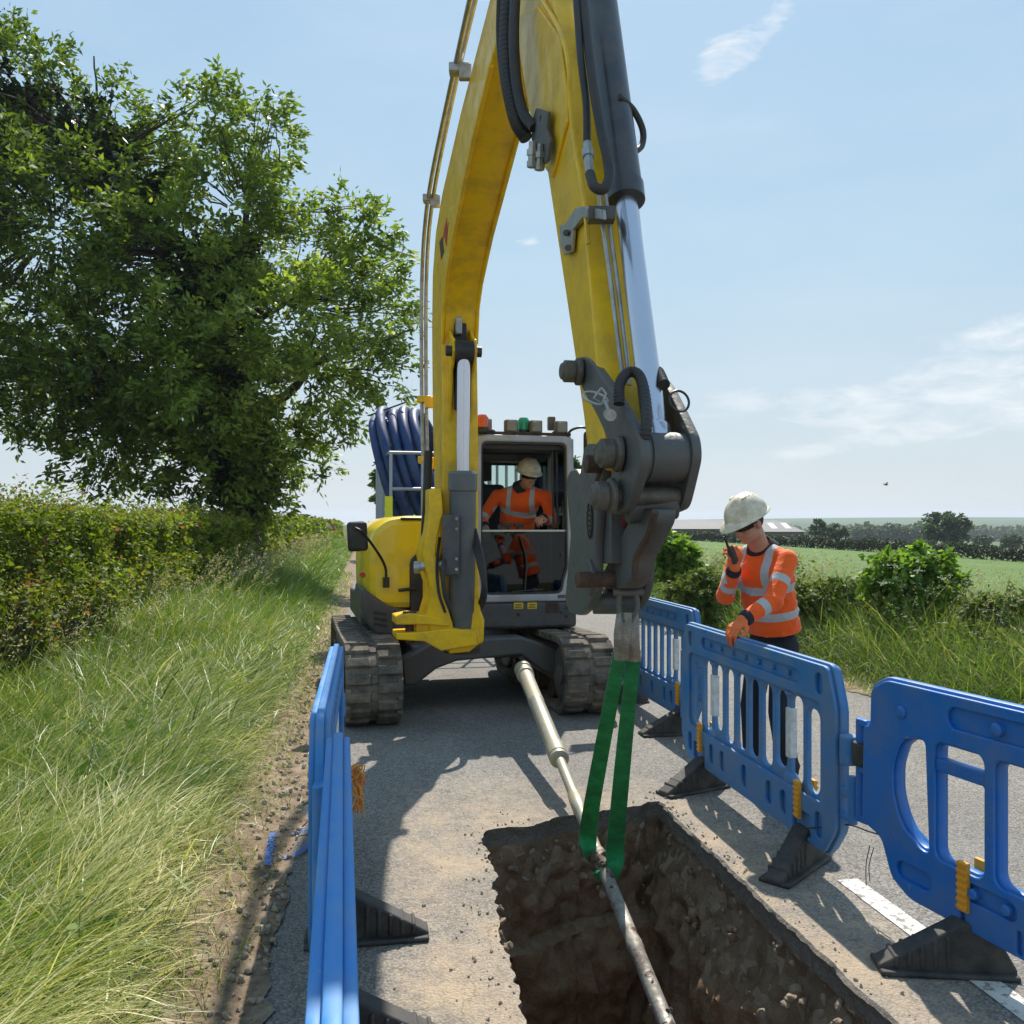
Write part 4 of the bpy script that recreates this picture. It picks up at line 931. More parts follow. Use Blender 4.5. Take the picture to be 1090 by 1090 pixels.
def track(xc, sgn):
    W = .45; mb = MB(); n = 150; vs = []
    for i in range(n):
        y, z, ty, tz = loop_pt(TOT*i/n); nrm = V((0, -tz, ty))  # outward for this loop sense
        if nrm.dot(V((0, y, z-TRr))) < 0: nrm = -nrm
        for x, o_ in ((-W/2, 0), (W/2, 0), (W/2, -.03), (-W/2, -.03)): vs.append((xc+x, y+nrm.y*o_, z+nrm.z*o_))
    fs = []
    for i in range(n):
        a = i*4; b = ((i+1) % n)*4
        for k in range(4): fs.append((a+k, a+(k+1) % 4, b+(k+1) % 4, b+k))
    mb.add(vs, fs)
    m_ = 46; pitch = TOT/m_
    for i in range(m_):
        for half in (-1, 1):
            u = TOT*i/m_+(pitch*.5 if half > 0 else 0)
            y, z, ty, tz = loop_pt(u); t = V((0, ty, tz)); nr = V((0, -tz, ty))
            if nr.dot(V((0, y, z-TRr))) < 0: nr = -nr
            X = V((1, 0, 0)); M = Matrix((X, t, nr)).transposed()
            c_ = V((xc+half*.118, y, z))+nr*.014
            mb.box(c_, (.195, pitch*.62, .034), M, taper=.84)
            mb.box(V((xc+half*.202, y, z))+nr*.012+t*pitch*.12, (.045, pitch*.86, .032), M, taper=.85)
        y, z, ty, tz = loop_pt(TOT*i/m_); t = V((0, ty, tz)); nr = V((0, -tz, ty))
        if nr.dot(V((0, y, z-TRr))) < 0: nr = -nr
        M = Matrix((V((1, 0, 0)), t, nr)).transposed(); mb.box(V((xc, y, z))+nr*.004, (.05, pitch*.5, .014), M)
    T = mb.build('rubber_track', TRK, EXC, ang=40, bevel=.004, seg=1)
    mb = MB(); mb.b2((xc-.12, -.85, .20), (xc+.12, .85, .44)); mb.prism([(xc-.13, -.85, .42), (xc-.13, .85, .42), (xc-.13, .6, .54), (xc-.13, -.6, .54)], (.26, 0, 0)); mb.build('track_frame', GREYM, EXC, bevel=.015)
    for y, nm in ((-TLn/2, 'idler_wheel'), (TLn/2, 'drive_sprocket')):
        mb = MB(); mb.lathe((xc-.17, y, TRr+.03), (1, 0, 0), [(0, .12), (.0, .24), (.02, TRr-.035), (.13, TRr-.05), (.21, TRr-.05), (.32, TRr-.035), (.34, .24), (.34, .12)], 32)
        mb.cyl((xc-.20, y, TRr+.03), (xc+.20, y, TRr+.03), .09); mb.build(nm, GREYM, EXC, bevel=.006)
    for k in range(4):
        mb = MB(); y = -.68+k*.45; mb.cyl((xc-.15, y, .135), (xc+.15, y, .135), .085, 20); mb.build('track_roller', RUST, EXC)
track(-.90, -1); track(.90, 1)
# ================================================================== barriers
def bluemat(name, base, dirt, damt, rough=.42):
    return mat(name, base, rough, var=.10, vscale=3, dirt=dirt, damt=damt, dscale=5, chips=(.20, .27, .36), camt=.655, cscale=18, bump=.06, bscale=30)
BLU = bluemat('dusty_blue_plastic', (.012, .18, .47), (.20, .25, .30), .5)
BLU2 = bluemat('glossy_blue_plastic', (.004, .15, .50), (.14, .19, .27), .25, .36)
BLU3 = bluemat('lighter_blue_plastic', (.02, .21, .56), (.20, .30, .42), .35, .45)  # lighter blue for the left barriers
FOOTM = mat('black_recycled_foot', (.022, .022, .023), .62, var=.3, dirt=(.14, .12, .10), damt=.45, dscale=9, bump=.2)
CLIPM = mat('orange_yellow_clip', (.85, .36, .008), .4, var=.08, dirt=(.3, .2, .08), damt=.2)
WBAND = mat('white_reflective_band', (.72, .73, .72), .35, var=.05, dirt=(.3, .28, .25), damt=.3, dscale=20)
def lxz(outer, holes, y, th, bev): return plate(outer, holes, th, bev, Matrix.Translation((0, y, 0)) @ Matrix(((1, 0, 0, 0), (0, 0, -1, 0), (0, 1, 0, 0), (0, 0, 0, 1))))
def add_foot(B, x0_, H=.19, reach=.34):
    mb = MB(); x = 0
    r2 = .14
    pr = [(-reach, .002), (-reach, .028), (-.05, H), (.05, H), (r2, .028), (r2, .002)]
    mb.prism([(x-.045, y, z) for y, z in pr], (.09, 0, 0))
    mb.prism([(x-.075, y, z) for y, z in [(-reach, .0), (-reach, .02), (r2, .02), (r2, .0)]], (.15, 0, 0))
    for sg in (-1,):
        for k in range(5):
            y = sg*(.10+.045*k); h = H-(abs(y)-.05)*(H-.028)/(reach-.05)
            mb.box((x, y, .02+h*.42), (.108, .018, h*.72))
    ft = mb.build('foot', FOOTM, B, bevel=.008); ft.location.x = x0_
    return ft
def make_barrier(label, M, group, pattern='slots'):
    B = thing('road_barrier', label, 'barrier', group=group)
    if pattern == 'slots':
        out = roundpoly([V(p) for p in [(-.86, .13), (.86, .13), (.965, .27), (.965, .82), (.895, 1.0), (-.895, 1.0), (-.965, .82), (-.965, .27)]], .035)
        slots = []; xs = [-.80+.16*k for k in range(11)]
        for k in range(10):
            a = xs[k]+.019; b = xs[k+1]-.019; top = .795 if k not in (0, 9) else .765; bo = .375 if k not in (2, 7) else .41
            slots.append(rrect(a, bo, b, top, .044))
        core = lxz(out, slots, 0, .028, .006)
        o2 = [(x*.985, (z-.55)*.978+.548) for x, z in out]
        pockets = [rrect(-.62, .865, .62, .935, .034), rrect(-.84, .85, -.77, .95, .033), rrect(.77, .85, .84, .95, .033)]+[rrect(x-.033, .19, x+.033, .31, .032) for x in (-.80, -.46, -.30, 0, .30, .46, .80)]+[rrect(-.74, .16, -.56, .27, .02), rrect(.56, .16, .74, .27, .02)]
        sl2 = [rrect(p[0][0]-1e9, 0, 0, 0, 0) for p in []]
        sl2 = []
        for k in range(10):
            a = xs[k]+.016; b = xs[k+1]-.016; sl2.append(rrect(a, .362, b, .806, .050))
        lay = [lxz(o2, pockets+[rrect(-.835, .355, .835, .815, .05)], sg*.024, .022, .005) for sg in (-1, 1)]
        B_ = finish(join_meshes([core]+lay), 'panel', M, B, ang=40)
        mb = MB()
        for x in [-.50+.166*k for k in range(7)]:
            for sg in (-1, 1): mb.cyl((x, sg*.012, .90), (x, sg*.032, .90), .014, 10)
        mb.build('rivet_boss', M, B_, bevel=.002)
        feetx, clx = (-.62, .62), (-.62, .62)
        for x in (-.565+.09, .565-.09):
            x = math.copysign(.48, x)
            mb = MB(); mb.box((x, 0, .60), (.046, .044, .25)); mb.build('reflective_band', WBAND, B, bevel=.008)
            mb = MB(); mb.ell((x, 0, .365), (.072, .030, .045)); mb.ell((x, 0, .795), (.045, .028, .02)); mb.build('bar_boss', M, B_)
    else:
        out = roundpoly([V(p) for p in [(-.70, .15), (.9, .15), (.97, .3), (.97, .97), (.90, 1.01), (-.83, 1.01), (-.92, .96), (-.925, .80), (-.965, .79), (-.975, .38), (-.86, .345), (-.80, .20)]], .03)
        D = [(-.62, .79), (-.60, .38), (-.66, .39), (-.735, .46), (-.775, .56), (-.775, .65), (-.735, .75), (-.68, .79)]
        holes = [roundpoly([V(p) for p in D], .05, 5)]
        for a, b in ((-.555, -.345), (-.285, -.075), (.015, .225), (.285, .495)): holes += [rrect(a, .375, b, .70, .035), rrect(a, .735, b, .80, .03)] if a < -.5 else [rrect(a, .375, b, .80, .04)]
        holes.append(roundpoly([V((-x, z)) for x, z in D], .05, 5))
        core = lxz(out, holes, 0, .040, .010)
        h2 = [[((x-sum(p[0] for p in h)/len(h))*1.0+sum(p[0] for p in h)/len(h)+.0, z) for x, z in h] for h in holes]
        pk = [rrect(-.50, .875, .6, .955, .038), rrect(-.76, .225, -.58, .295, .034), rrect(-.42, .27, -.20, .335, .03), rrect(.2, .27, .42, .335, .03), rrect(-.44, .17, -.42, .25, .009), rrect(-.20, .17, -.18, .25, .009)]
        def grow(h, g):
            cx = sum(p[0] for p in h)/len(h); cz = sum(p[1] for p in h)/len(h); return [(x+(g if x > cx else -g), z+(g if z > cz else -g)) for x, z in h]
        lay = [lxz([((x-.0)*.985, (z-.58)*.975+.578) for x, z in out], pk+[grow(h, .010) for h in holes if True][0:1]+[grow(h, .010) for h in holes[3:]]+[rrect(-.565, .365, -.335, .81, .04)], sg*.027, .018, .006) for sg in (-1, 1)]
        bar_ = lxz(rrect(-.57, .695, -.33, .745, .004), [], 0, .05, .006)
        B_ = finish(join_meshes([core, bar_]+lay), 'panel', M, B, ang=40)
        mb = MB()
        for x, z, r_ in ((-.73, .885, .026), (-.28, .915, .024), (.1, .915, .024), (-.38, .302, .02), (-.24, .302, .02)):
            for sg in (-1, 1): mb.lathe((x, sg*.02, z), (0, sg, 0), [(0, r_), (.022, r_), (.028, r_*.75), (.03, r_*.3)], 16)
        mb.build('rivet_boss', M, B_)
        feetx, clx = (-.42, .55), (-.42, .55)
    for x in feetx:
        add_foot(B, x)
    for x in clx:
        mb = MB()
        for sg in (-1, 1):
            mb.box((x, sg*.040, .315), (.046, .018, .18))
            for k in range(7): mb.box((x, sg*.050, .24+.026*k), (.048, .008, .014))
        mb.build('clip', CLIPM, B, bevel=.003)
    # hinge: sleeve at one end, peg bars at the other
    mb = MB(); mb.cyl((1.01, 0, .585), (1.01, 0, .71), .042, 20); mb.b2((.955, -.02, .60), (1.0, .02, .70)); mb.cyl((1.035, 0, .33), (1.035, 0, .54), .020, 12); mb.b2((.955, -.016, .44), (1.035, .016, .475)); mb.b2((.955, -.016, .335), (1.035, .016, .36)); mb.build('hinge_sleeve', M, B, bevel=.006)
    mb = MB(); mb.cyl((-1.01, 0, .36), (-1.01, 0, .80), .019, 12); mb.b2((-1.01, -.016, .36), (-.955, .016, .39)); mb.b2((-1.01, -.016, .77), (-.955, .016, .80)); mb.b2((-1.01, -.016, .57), (-.955, .016, .60)); mb.build('hinge_peg', M, B, bevel=.005)
    return B
def place(B, far, near, z=0, roll=0):
    far = V(far); near = V(near); c_ = (far+near)/2; d = near-far
    B.location = (c_.x, c_.y, z); B.rotation_euler = (roll, 0, math.atan2(d.y, d.x))
    ROOTM[B.name] = Matrix.Translation(B.location) @ B.rotation_euler.to_matrix().to_4x4()
GRP = 'blue plastic barriers round the trench'
B2 = make_barrier('dusty blue barrier under the gloved hand of the standing worker', BLU, GRP)
place(B2, (1.13, 5.86), (1.475, 3.83))
B1 = copy_tree(B2); B1['label'] = 'dusty blue barrier farthest from the camera, behind the green slings and beside the verge grass'
place(B1, (1.03, 8.50), (1.40, 6.45))
BL1 = copy_tree(B2); BL1['label'] = 'sun-lit blue barrier on the left ending beside the left track'
place(BL1, (-.62, 2.83), (-.945, 4.78))
for c_ in list(BL1.children):
    if (c_.name.startswith('foot') and c_.location.x > .5) or (c_.name.startswith('clip') and max(v.co.x for v in c_.data.vertices) > .5): bpy.data.objects.remove(c_)
for c_ in BL1.children:
    if c_.name.startswith(('foot', 'clip')): c_.location.x += .26
    if c_.name.startswith('foot'): c_.location.y = -.055
BL2 = copy_tree(B2); BL2['label'] = 'blue barrier nearest the camera at the bottom left, seen along its top edge'
place(BL2, (-.175, .84), (-.550, 2.80))
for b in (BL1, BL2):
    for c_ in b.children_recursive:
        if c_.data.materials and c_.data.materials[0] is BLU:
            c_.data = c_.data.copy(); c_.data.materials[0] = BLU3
B3 = make_barrier('glossy deep blue barrier with a D-shaped window at the right edge', BLU2, GRP, 'windows')
place(B3, (1.50, 3.75), (2.12, 1.89))
for b_, x_, a_ in ((B2, .62, 38), (B2, -.62, 20), (B3, -.42, -24)):
    for c_ in b_.children:
        if c_.name.startswith('foot') and abs(c_.location.x-x_) < .01: c_.rotation_euler.z = math.radians(a_)
for c_ in BL2.children:
    if c_.name.startswith('foot') and c_.location.x > .5: c_.location.x = .90
# black clamp on the hinge between the two right-hand barriers
hm = ROOTM[B3.name]; mb = MB(); mb.cyl((-1.01, 0, .60), (-1.01, 0, .70), .034, 16); mb.b2((-1.01, -.03, .605), (-.955, .03, .695)); mb.build('hinge_clamp', FOOTM, B3, bevel=.006)
# ties
mb = MB(); mb.tube(smooth([P(852, 882, 4.15), P(880, 880, 4.0), P(903, 878, 3.88), P(925, 885, 3.75), P(935, 888, 3.68)], 24), .0035, 6)
mb.tube(smooth([P(926, 900, 3.66), P(922, 920, 3.66), P(922, 943, 3.66)], 8), .002, 5); mb.tube(smooth([P(930, 902, 3.66), P(925, 922, 3.66), P(926, 938, 3.66)], 8), .002, 5)
tag(mb.build('tie_wire', RUB), 'thin black wire tying the near ends of the two right-hand barriers together', 'wire')
ORG = mat('orange_twine', (.72, .30, .06), .7, var=.2)
mb = MB(); rg = random.Random(3)
cx = P(381, 838, 4.0)
for k in range(16):
    pts = [cx+V((0, 0, .10))]
    for q in range(7): pts.append(cx+V((rg.gauss(0, .018), rg.gauss(0, .022), .09-.032*q+rg.gauss(0, .01))))
    mb.tube(smooth(pts, 21), .0035, 5)
mb.tube([cx+V((-.03, 0, .06)), cx+V((.03, 0, .05))], .012, 6)
tag(mb.build('twine_bundle', ORG), 'bundle of orange twine hanging on the left barrier near the excavator track', 'twine')

# ================================================================== pipe over the trench
PIPEM = mat('dull_brass_pipe', (.46, .42, .31), .38, metal=.35, var=.12, vscale=9, dirt=(.20, .16, .11), damt=.35, dscale=9)
PIPE2 = mat('muddy_steel_pipe', (.40, .37, .32), .45, metal=.3, var=.2, vscale=12, dirt=(.11, .07, .045), damt=.62, dscale=11, chips=(.07, .045, .03), camt=.56, cscale=14, bump=.3, bscale=60)
pa = V((.083, 6.75, .525)); pb = V((.43, 4.20, .008)); pd = (pb-pa).normalized(); PL = (pb-pa).length
PIP = thing('steel_pipe', 'long pale metal pipe with collars running from the excavator down into the trench', 'pipe', pa)
mb = MB(); k1 = 1.52
mb.lathe(pa, pd, [(0, .045), (.0, .066), (.05, .068), (.055, .060), (.12, .060), (.125, .066), (.15, .066), (.155, .055), (.62, .053), (.63, .056), (.66, .056), (.665, .053), (k1-.16, .053), (k1-.155, .060), (k1-.04, .060), (k1-.035, .053), (k1-.03, .053), (k1-.028, .058), (k1, .058), (k1+.01, .034)], 28)
mb.build('thick_section', PIPEM, PIP, True)
mb = MB(); mb.lathe(pa, pd, [(k1, .030), (k1+.42, .030), (k1+.425, .036), (k1+.47, .036), (k1+.475, .039), (k1+.60, .039), (k1+.61, .034), (k1+.72, .034), (k1+.73, .030), (PL-.1, .030)], 24); mb.build('thin_section', PIPEM, PIP, True)
mb = MB(); mb.lathe(pa, pd, [(PL-.12, .030), (PL-.11, .037), (PL+.02, .037), (PL+.03, .031), (PL+.55, .031), (PL+.56, .034), (PL+.60, .034), (PL+.61, .031), (PL+1.9, .031)], 24); mb.build('muddy_section', PIPE2, PIP, True)
mb = MB(); rg = random.Random(8)
for k in range(46):
    a = PL+rg.choice([rg.gauss(-.02, .05), rg.gauss(-.02, .05), rg.uniform(.1, 1.3)]); an = rg.random()*6.28; x_, y_, z_ = frame(pd)
    rock(mb, pa+pd*a+(x_*math.cos(an)+y_*math.sin(an))*rg.uniform(.026, .040), rg.uniform(.008, .026 if a < PL+.1 else .013), rg)
mb.build('mud_clod', mat('wet_clay', (.115, .075, .045), .85, var=.4, vscale=30, bump=.5, bscale=80), PIP, True)

# ================================================================== green web slings
GRN = mat('green_webbing', (.014, .29, .085), .75, var=.25, vscale=25, dirt=(.02, .05, .02), damt=.4, dscale=12, bump=.35, bscale=160)
SLV = mat('frayed_grey_sleeve', (.36, .33, .27), .9, var=.35, vscale=30, dirt=(.15, .13, .10), damt=.5, dscale=20, bump=.5, bscale=90)
def ribbon(mb, pts, w, th, tw0=0, tw1=0, wend=None):
    pts = smooth(pts, 36); m = len(pts); vs = []
    for i, p in enumerate(pts):
        t = (pts[min(i+1, m-1)]-pts[max(i-1, 0)]).normalized(); a = tw0+(tw1-tw0)*i/(m-1)
        x = V((1, 0, 0)); x = (x-t*x.dot(t)).normalized(); y = t.cross(x)
        d = x*math.cos(a)+y*math.sin(a); e = t.cross(d)
        ww = w[0]+(w[1]-w[0])*min(1, i/(m-1)*2.2) if isinstance(w, tuple) else w
        if wend is not None and i > (m-1)*.5: ww += (wend-ww)*min(1, (i/(m-1)-.5)*4)
        for sx, sy in ((-1, -1), (0, -1.3+.4*math.sin(i*.5)), (1, -1), (1, 1), (0, 1.2), (-1, 1)): vs.append(p+d*ww*.5*sx+e*th*.5*sy)
    fs = [(5, 4, 3, 2, 1, 0), tuple((m-1)*6+k for k in range(6))]
    for i in range(m-1):
        for k in range(6): a = i*6+k; b = i*6+(k+1) % 6; fs.append((a, b, b+6, a+6))
    mb.add(vs, fs)
def seat_on(a): return pa+pd*(PL+a)
hook = SHK+V((0, 0, -.03))
def sling(label, pxa, pxb, dx, shift):
    t0 = hook+V((dx, 0, -.0)); t1 = P(pxa[0], pxa[1], 3.12+.02*(dx > 0)); 
    end = seat_on(shift); x_, y_, z_ = frame(pd)
    side = V((1, 0, 0)); side = (side-pd*side.dot(pd)).normalized(); up = side.cross(pd); up = up if up.z > 0 else -up
    S = thing('web_sling', label, 'sling', hook, group='green web slings holding the pipe')
    mb = MB(); k1_ = (t1+V((0, 0, .02))).lerp(end+V((.046*(-1 if dx < 0 else 1), 0, .16)), .5)
    o_ = -1 if dx < 0 else 1
    ribbon(mb, [t1+V((0, 0, .02)), k1_, end+side*.046*o_+up*.16, end+side*.042*o_+up*.02, end+side*.01*o_-up*.040, end-side*.040*o_+up*.01], (.048, .085), .012, .15, .5 if dx < 0 else -.2, .05)
    mb.build('webbing', GRN, S, True, ang=60)
    mb = MB()
    ribbon(mb, [t0+V((-.012, 0, .03)), t0+V((-.016, 0, -.05)), t1+V((-.008, 0, -.01))], (.016, .030), .016, .9, .2)
    ribbon(mb, [t0+V((.012, 0, .03)), t0+V((.010, 0, -.06)), t1+V((.010, -.008, -.01))], (.016, .026), .014, .4, -.2)
    mb.build('eye_sleeve', SLV, S, True, ang=60)
    return S
sling('left strand of green lifting webbing under the digger arm', (661, 698), (650, 800), -.016, -.10)
sling('right strand of green lifting webbing nearest the blue barriers', (675, 699), (669, 800), .016, .06)

# ================================================================== trailer with coiled blue pipe behind the machine
TO = P(446, 600, 13.2); TO.z = 0
TRL = thing('trailer', 'galvanised cage trailer parked behind the excavator', 'trailer', TO, (0, 0, math.radians(12)))
GALV = mat('galvanised_steel', (.36, .38, .39), .45, metal=.6, var=.15, vscale=10)
mb = MB(); mb.b2((-.55, -1.4, .62), (1.2, 1.5, .72)); mb.b2((-.55, -1.42, .72), (1.2, -1.38, .95)); mb.build('trailer_bed', GALV, TRL, bevel=.01)
mb = MB()
for x in (-.52, -.1, .4, .82, 1.18): mb.cyl((x, -1.4, .72), (x, -1.4, 2.58), .022, 8)
for z in (2.58, 2.1, 1.3): mb.cyl((-.54, -1.4, z), (1.2, -1.4, z), .022, 8)
for x in (-.54, 1.19):
    for y in (-.7, 0, .7, 1.4): mb.cyl((x, y, .72), (x, y, 2.58), .022, 8)
    mb.cyl((x, -1.4, 2.58), (x, 1.45, 2.58), .022, 8)
mb.build('cage_rail', GALV, TRL)
for x in (-.68, 1.32):
    mb = MB(); mb.lathe((x-.1, .1, .34), (1, 0, 0), [(0, .15), (0, .30), (.03, .335), (.17, .335), (.2, .30), (.2, .15)], 28); wh = mb.build('wheel', RUB, TRL)
    mb = MB(); mb.lathe((x-.09, .1, .34), (1, 0, 0), [(0, .0), (0, .19), (.18, .19), (.18, 0)], 20); mb.build('rim', GALV, wh)
mb = MB(); mb.b2((-.60, -1.43, .74), (-.5, -1.40, 2.0)); mb.build('marker_board', mat('fluorescent_marker', (.75, .75, .03), .5), TRL)
BPIPE = mat('blue_water_pipe', (.004, .026, .12), .5, var=.1, vscale=4, dirt=(.10, .14, .22), damt=.3, dscale=3)
cc = P(447, 560, 13.2)+V((0, 0, .72)); COIL = thing('pipe_coil', 'tall coil of thick dark blue water pipe standing in the trailer cage', 'pipe coil', cc)
Mx = Euler((math.radians(0), math.radians(-19), math.radians(-5))).to_matrix()
rg = random.Random(2)
for k in range(5):
    off = -.30+.145*k; R_ = 1.12-.04*((k+1) % 2)-.05*abs(k-1); mb = MB(); n = 64; ph = rg.random()
    pts = [cc+Mx @ V((off+.012*math.sin(3*a+ph*6), R_*math.cos(a), R_*math.sin(a))) for a in [j*math.tau/n for j in range(n+1)]]
    mb.tube(pts, .071, 14, caps=False); mb.build('pipe_turn', BPIPE, COIL, True, ang=60)
mb = MB()
for a in (.55, 1.2, 2.0, 3.4):
    c_ = [cc+Mx @ V((x, (1.15)*math.cos(a), 1.15*math.sin(a))) for x in (-.30, -.1, .1, .24)]; mb.tube(c_, .012, 6)
mb.build('strap', BLK, COIL, True)
# ================================================================== people
def bandmat(name, base, bands, strip=(.46, .47, .48), rough=.75, bump=.5):
    """cloth with reflective bands: each band = (centre, axis, half width, reach, [side normal test])"""
    m, nt = newmat(name); L = nt.links; co = coord(nt)
    tot = None
    for bd in bands:
        c_, a_, h, R = bd[:4]; a_ = V(a_).normalized()
        sub = N(nt, 'ShaderNodeVectorMath', operation='SUBTRACT', inp={1: tuple(c_)}); L.new(co, sub.inputs[0])
        dt = N(nt, 'ShaderNodeVectorMath', operation='DOT_PRODUCT', inp={1: tuple(a_)}); L.new(sub.outputs[0], dt.inputs[0])
        ln = N(nt, 'ShaderNodeVectorMath', operation='LENGTH'); L.new(sub.outputs[0], ln.inputs[0])
        f = math_(nt, 'MULTIPLY', math_(nt, 'LESS_THAN', math_(nt, 'ABSOLUTE', dt.outputs['Value']), h), math_(nt, 'LESS_THAN', ln.outputs['Value'], R))
        for (c2, a2) in bd[4:]:
            s2 = N(nt, 'ShaderNodeVectorMath', operation='SUBTRACT', inp={1: tuple(c2)}); L.new(co, s2.inputs[0])
            d2 = N(nt, 'ShaderNodeVectorMath', operation='DOT_PRODUCT', inp={1: tuple(a2)}); L.new(s2.outputs[0], d2.inputs[0])
            f = math_(nt, 'MULTIPLY', f, math_(nt, 'GREATER_THAN', d2.outputs['Value'], 0))
        tot = f if tot is None else math_(nt, 'MAXIMUM', tot, f)
    n1 = N(nt, 'ShaderNodeTexNoise', inp={'Scale': 12., 'Detail': 5.}); L.new(co, n1.inputs['Vector'])
    bcol = mixc(nt, n1.outputs[0], [c*.88 for c in base], [min(1, c*1.08) for c in base])
    col = mixc(nt, tot, bcol, strip)
    b = N(nt, 'ShaderNodeBsdfPrincipled', inp={'Roughness': rough, 'Specular IOR Level': .3, 'Sheen Weight': .2}); L.new(col, b.inputs[0])
    n2 = N(nt, 'ShaderNodeTexNoise', inp={'Scale': 9., 'Detail': 5., 'Distortion': 1.8}); L.new(co, n2.inputs['Vector'])
    bp_ = N(nt, 'ShaderNodeBump', inp={'Strength': bump, 'Distance': .03}); L.new(n2.outputs[0], bp_.inputs['Height']); L.new(bp_.outputs[0], b.inputs['Normal'])
    o = N(nt, 'ShaderNodeOutputMaterial'); L.new(b.outputs[0], o.inputs[0]); return m
SKIN = mat('skin', (.48, .235, .155), .5, var=.1, vscale=20); HVO = (1.0, .115, .006)
NAVY = mat('navy_cloth', (.012, .014, .022), .8, var=.2, vscale=20, bump=.3, bscale=25)
GLV = mat('orange_glove', (.78, .16, .035), .65, var=.15, vscale=30, bump=.3, bscale=60)
HELM = mat('scuffed_white_helmet', (.76, .69, .53), .32, var=.04, vscale=6, dirt=(.30, .22, .12), damt=.42, dscale=13, coat=.2, chips=(.12, .10, .08), camt=.67, cscale=24)
BOOT = mat('dark_boot', (.02, .018, .016), .6); LENS = mat('dark_lens', (.01, .01, .012), .08); HAIR = mat('dark_hair', (.035, .025, .018), .7)
def basis(f, up=V((0, 0, 1))):
    f = V(f).normalized(); l = up.cross(f).normalized(); u = f.cross(l); return f, l, u     # forward, left, up
def head_shapes(mb, c, f, up):
    f, l, u = basis(f, V(up)); M = Matrix((f, l, u)).transposed()
    def at(a, b, d): return c+f*a+l*b+u*d
    mb.ell(at(-.012, 0, .035), (.092, .075, .092), M); mb.ell(at(.02, 0, -.035), (.068, .062, .075), M)
    mb.ell(at(.055, 0, -.088), (.026, .028, .020), M); mb.cap(at(-.01, .045, -.07), at(.045, .018, -.085), .022, .02); mb.cap(at(-.01, -.045, -.07), at(.045, -.018, -.085), .022, .02)
    mb.cap(at(.072, 0, .015), at(.098, 0, -.026), .010, .015, 10); mb.ell(at(.090, .011, -.030), (.010, .008, .008), M, 8, 6); mb.ell(at(.090, -.011, -.030), (.010, .008, .008), M, 8, 6)
    mb.cap(at(.078, -.035, .030), at(.078, .035, .030), .013, .013, 10)
    mb.cap(at(.075, -.020, -.055), at(.075, .020, -.055), .0085, .0085, 10); mb.cap(at(.072, -.016, -.068), at(.072, .016, -.068), .009, .009, 10)
    for sg in (-1, 1):
        mb.ell(at(.05, .038*sg, -.012), (.028, .024, .022), M); mb.ell(at(-.01, .077*sg, -.008), (.020, .009, .032), M)
    return f, l, u, M
def helmet(parent, c, f, up, name='hard_hat'):
    f, l, u = basis(f, V(up)); M = Matrix((f, l, u)).transposed()
    def at(a, b, d): return c+f*a+l*b+u*d
    mb = MB(); vs = []; nu, nv = 40, 12
    for j in range(nv+1):
        th = math.pi/2*j/nv
        for i in range(nu):
            ph = math.tau*i/nu; rr = 1+.035*(abs(math.sin(ph)) < .22)*math.sin(th)
            vs.append(at(-.008+.143*math.sin(th)*math.cos(ph), .118*math.sin(th)*math.sin(ph), .045+(.130*math.cos(th)+(.010 if abs(math.sin(th)*math.sin(ph)) < .16 else 0)*(.3+.7*math.sin(th)))))
    for k, (ex, dz) in enumerate(((.006, -.004), (.010, -.012), (.004, -.016))):
        for i in range(nu):
            ph = math.tau*i/nu; pk = max(0, math.cos(ph))**2*.052*(1 if k < 2 else .9); bk = .004
            vs.append(at(-.008+(.143+ex+bk)*math.cos(ph)+pk, (.118+ex+bk)*math.sin(ph), .045+dz-pk*.35))
    fs = []
    for j in range(nv+3):
        for i in range(nu): a = j*nu+i; b = j*nu+(i+1) % nu; fs.append((a, a+nu, b+nu, b))
    fs.append(tuple((nv+3)*nu+k for k in range(nu)))
    mb.add(vs, fs); h = mb.build(name, HELM, parent, True, ang=45)
    mb = MB()
    for sg in (-1, 1):
        for k in range(3): mb.cap(at(.03-.03*k, sg*(.050-.004*k), .163-.004*k), at(.0-.03*k, sg*(.052-.004*k), .165-.006*k), .006, .006, 8)
    mb.tube([at(.118, -.04, .075), at(.134, 0, .07), at(.118, .04, .075)], .004, 6)
    mb.build('helmet_ridge', HELM, h, True); return h
def glasses(parent, c, f, up):
    f, l, u = basis(f, V(up))
    def at(a, b, d): return c+f*a+l*b+u*d
    mb = MB()
    pts = [at(.030, -.076, .012), at(.066, -.064, .010), at(.093, -.036, .008), at(.100, 0, .014), at(.093, .036, .008), at(.066, .064, .010), at(.030, .076, .012)]
    for k in range(len(pts)-1):
        a, b = pts[k], pts[k+1]; mb.prism([a+u*.015, b+u*.015, b-u*.017, a-u*.017], (a+b)/2-(c+u*.01)-((a+b)/2-(c+u*.01))*.97)
    for sg in (-1, 1): mb.tube([at(.035, .076*sg, .014), at(-.02, .079*sg, .012)], .003, 6)
    mb.build('sunglasses', LENS, parent, True, ang=20)
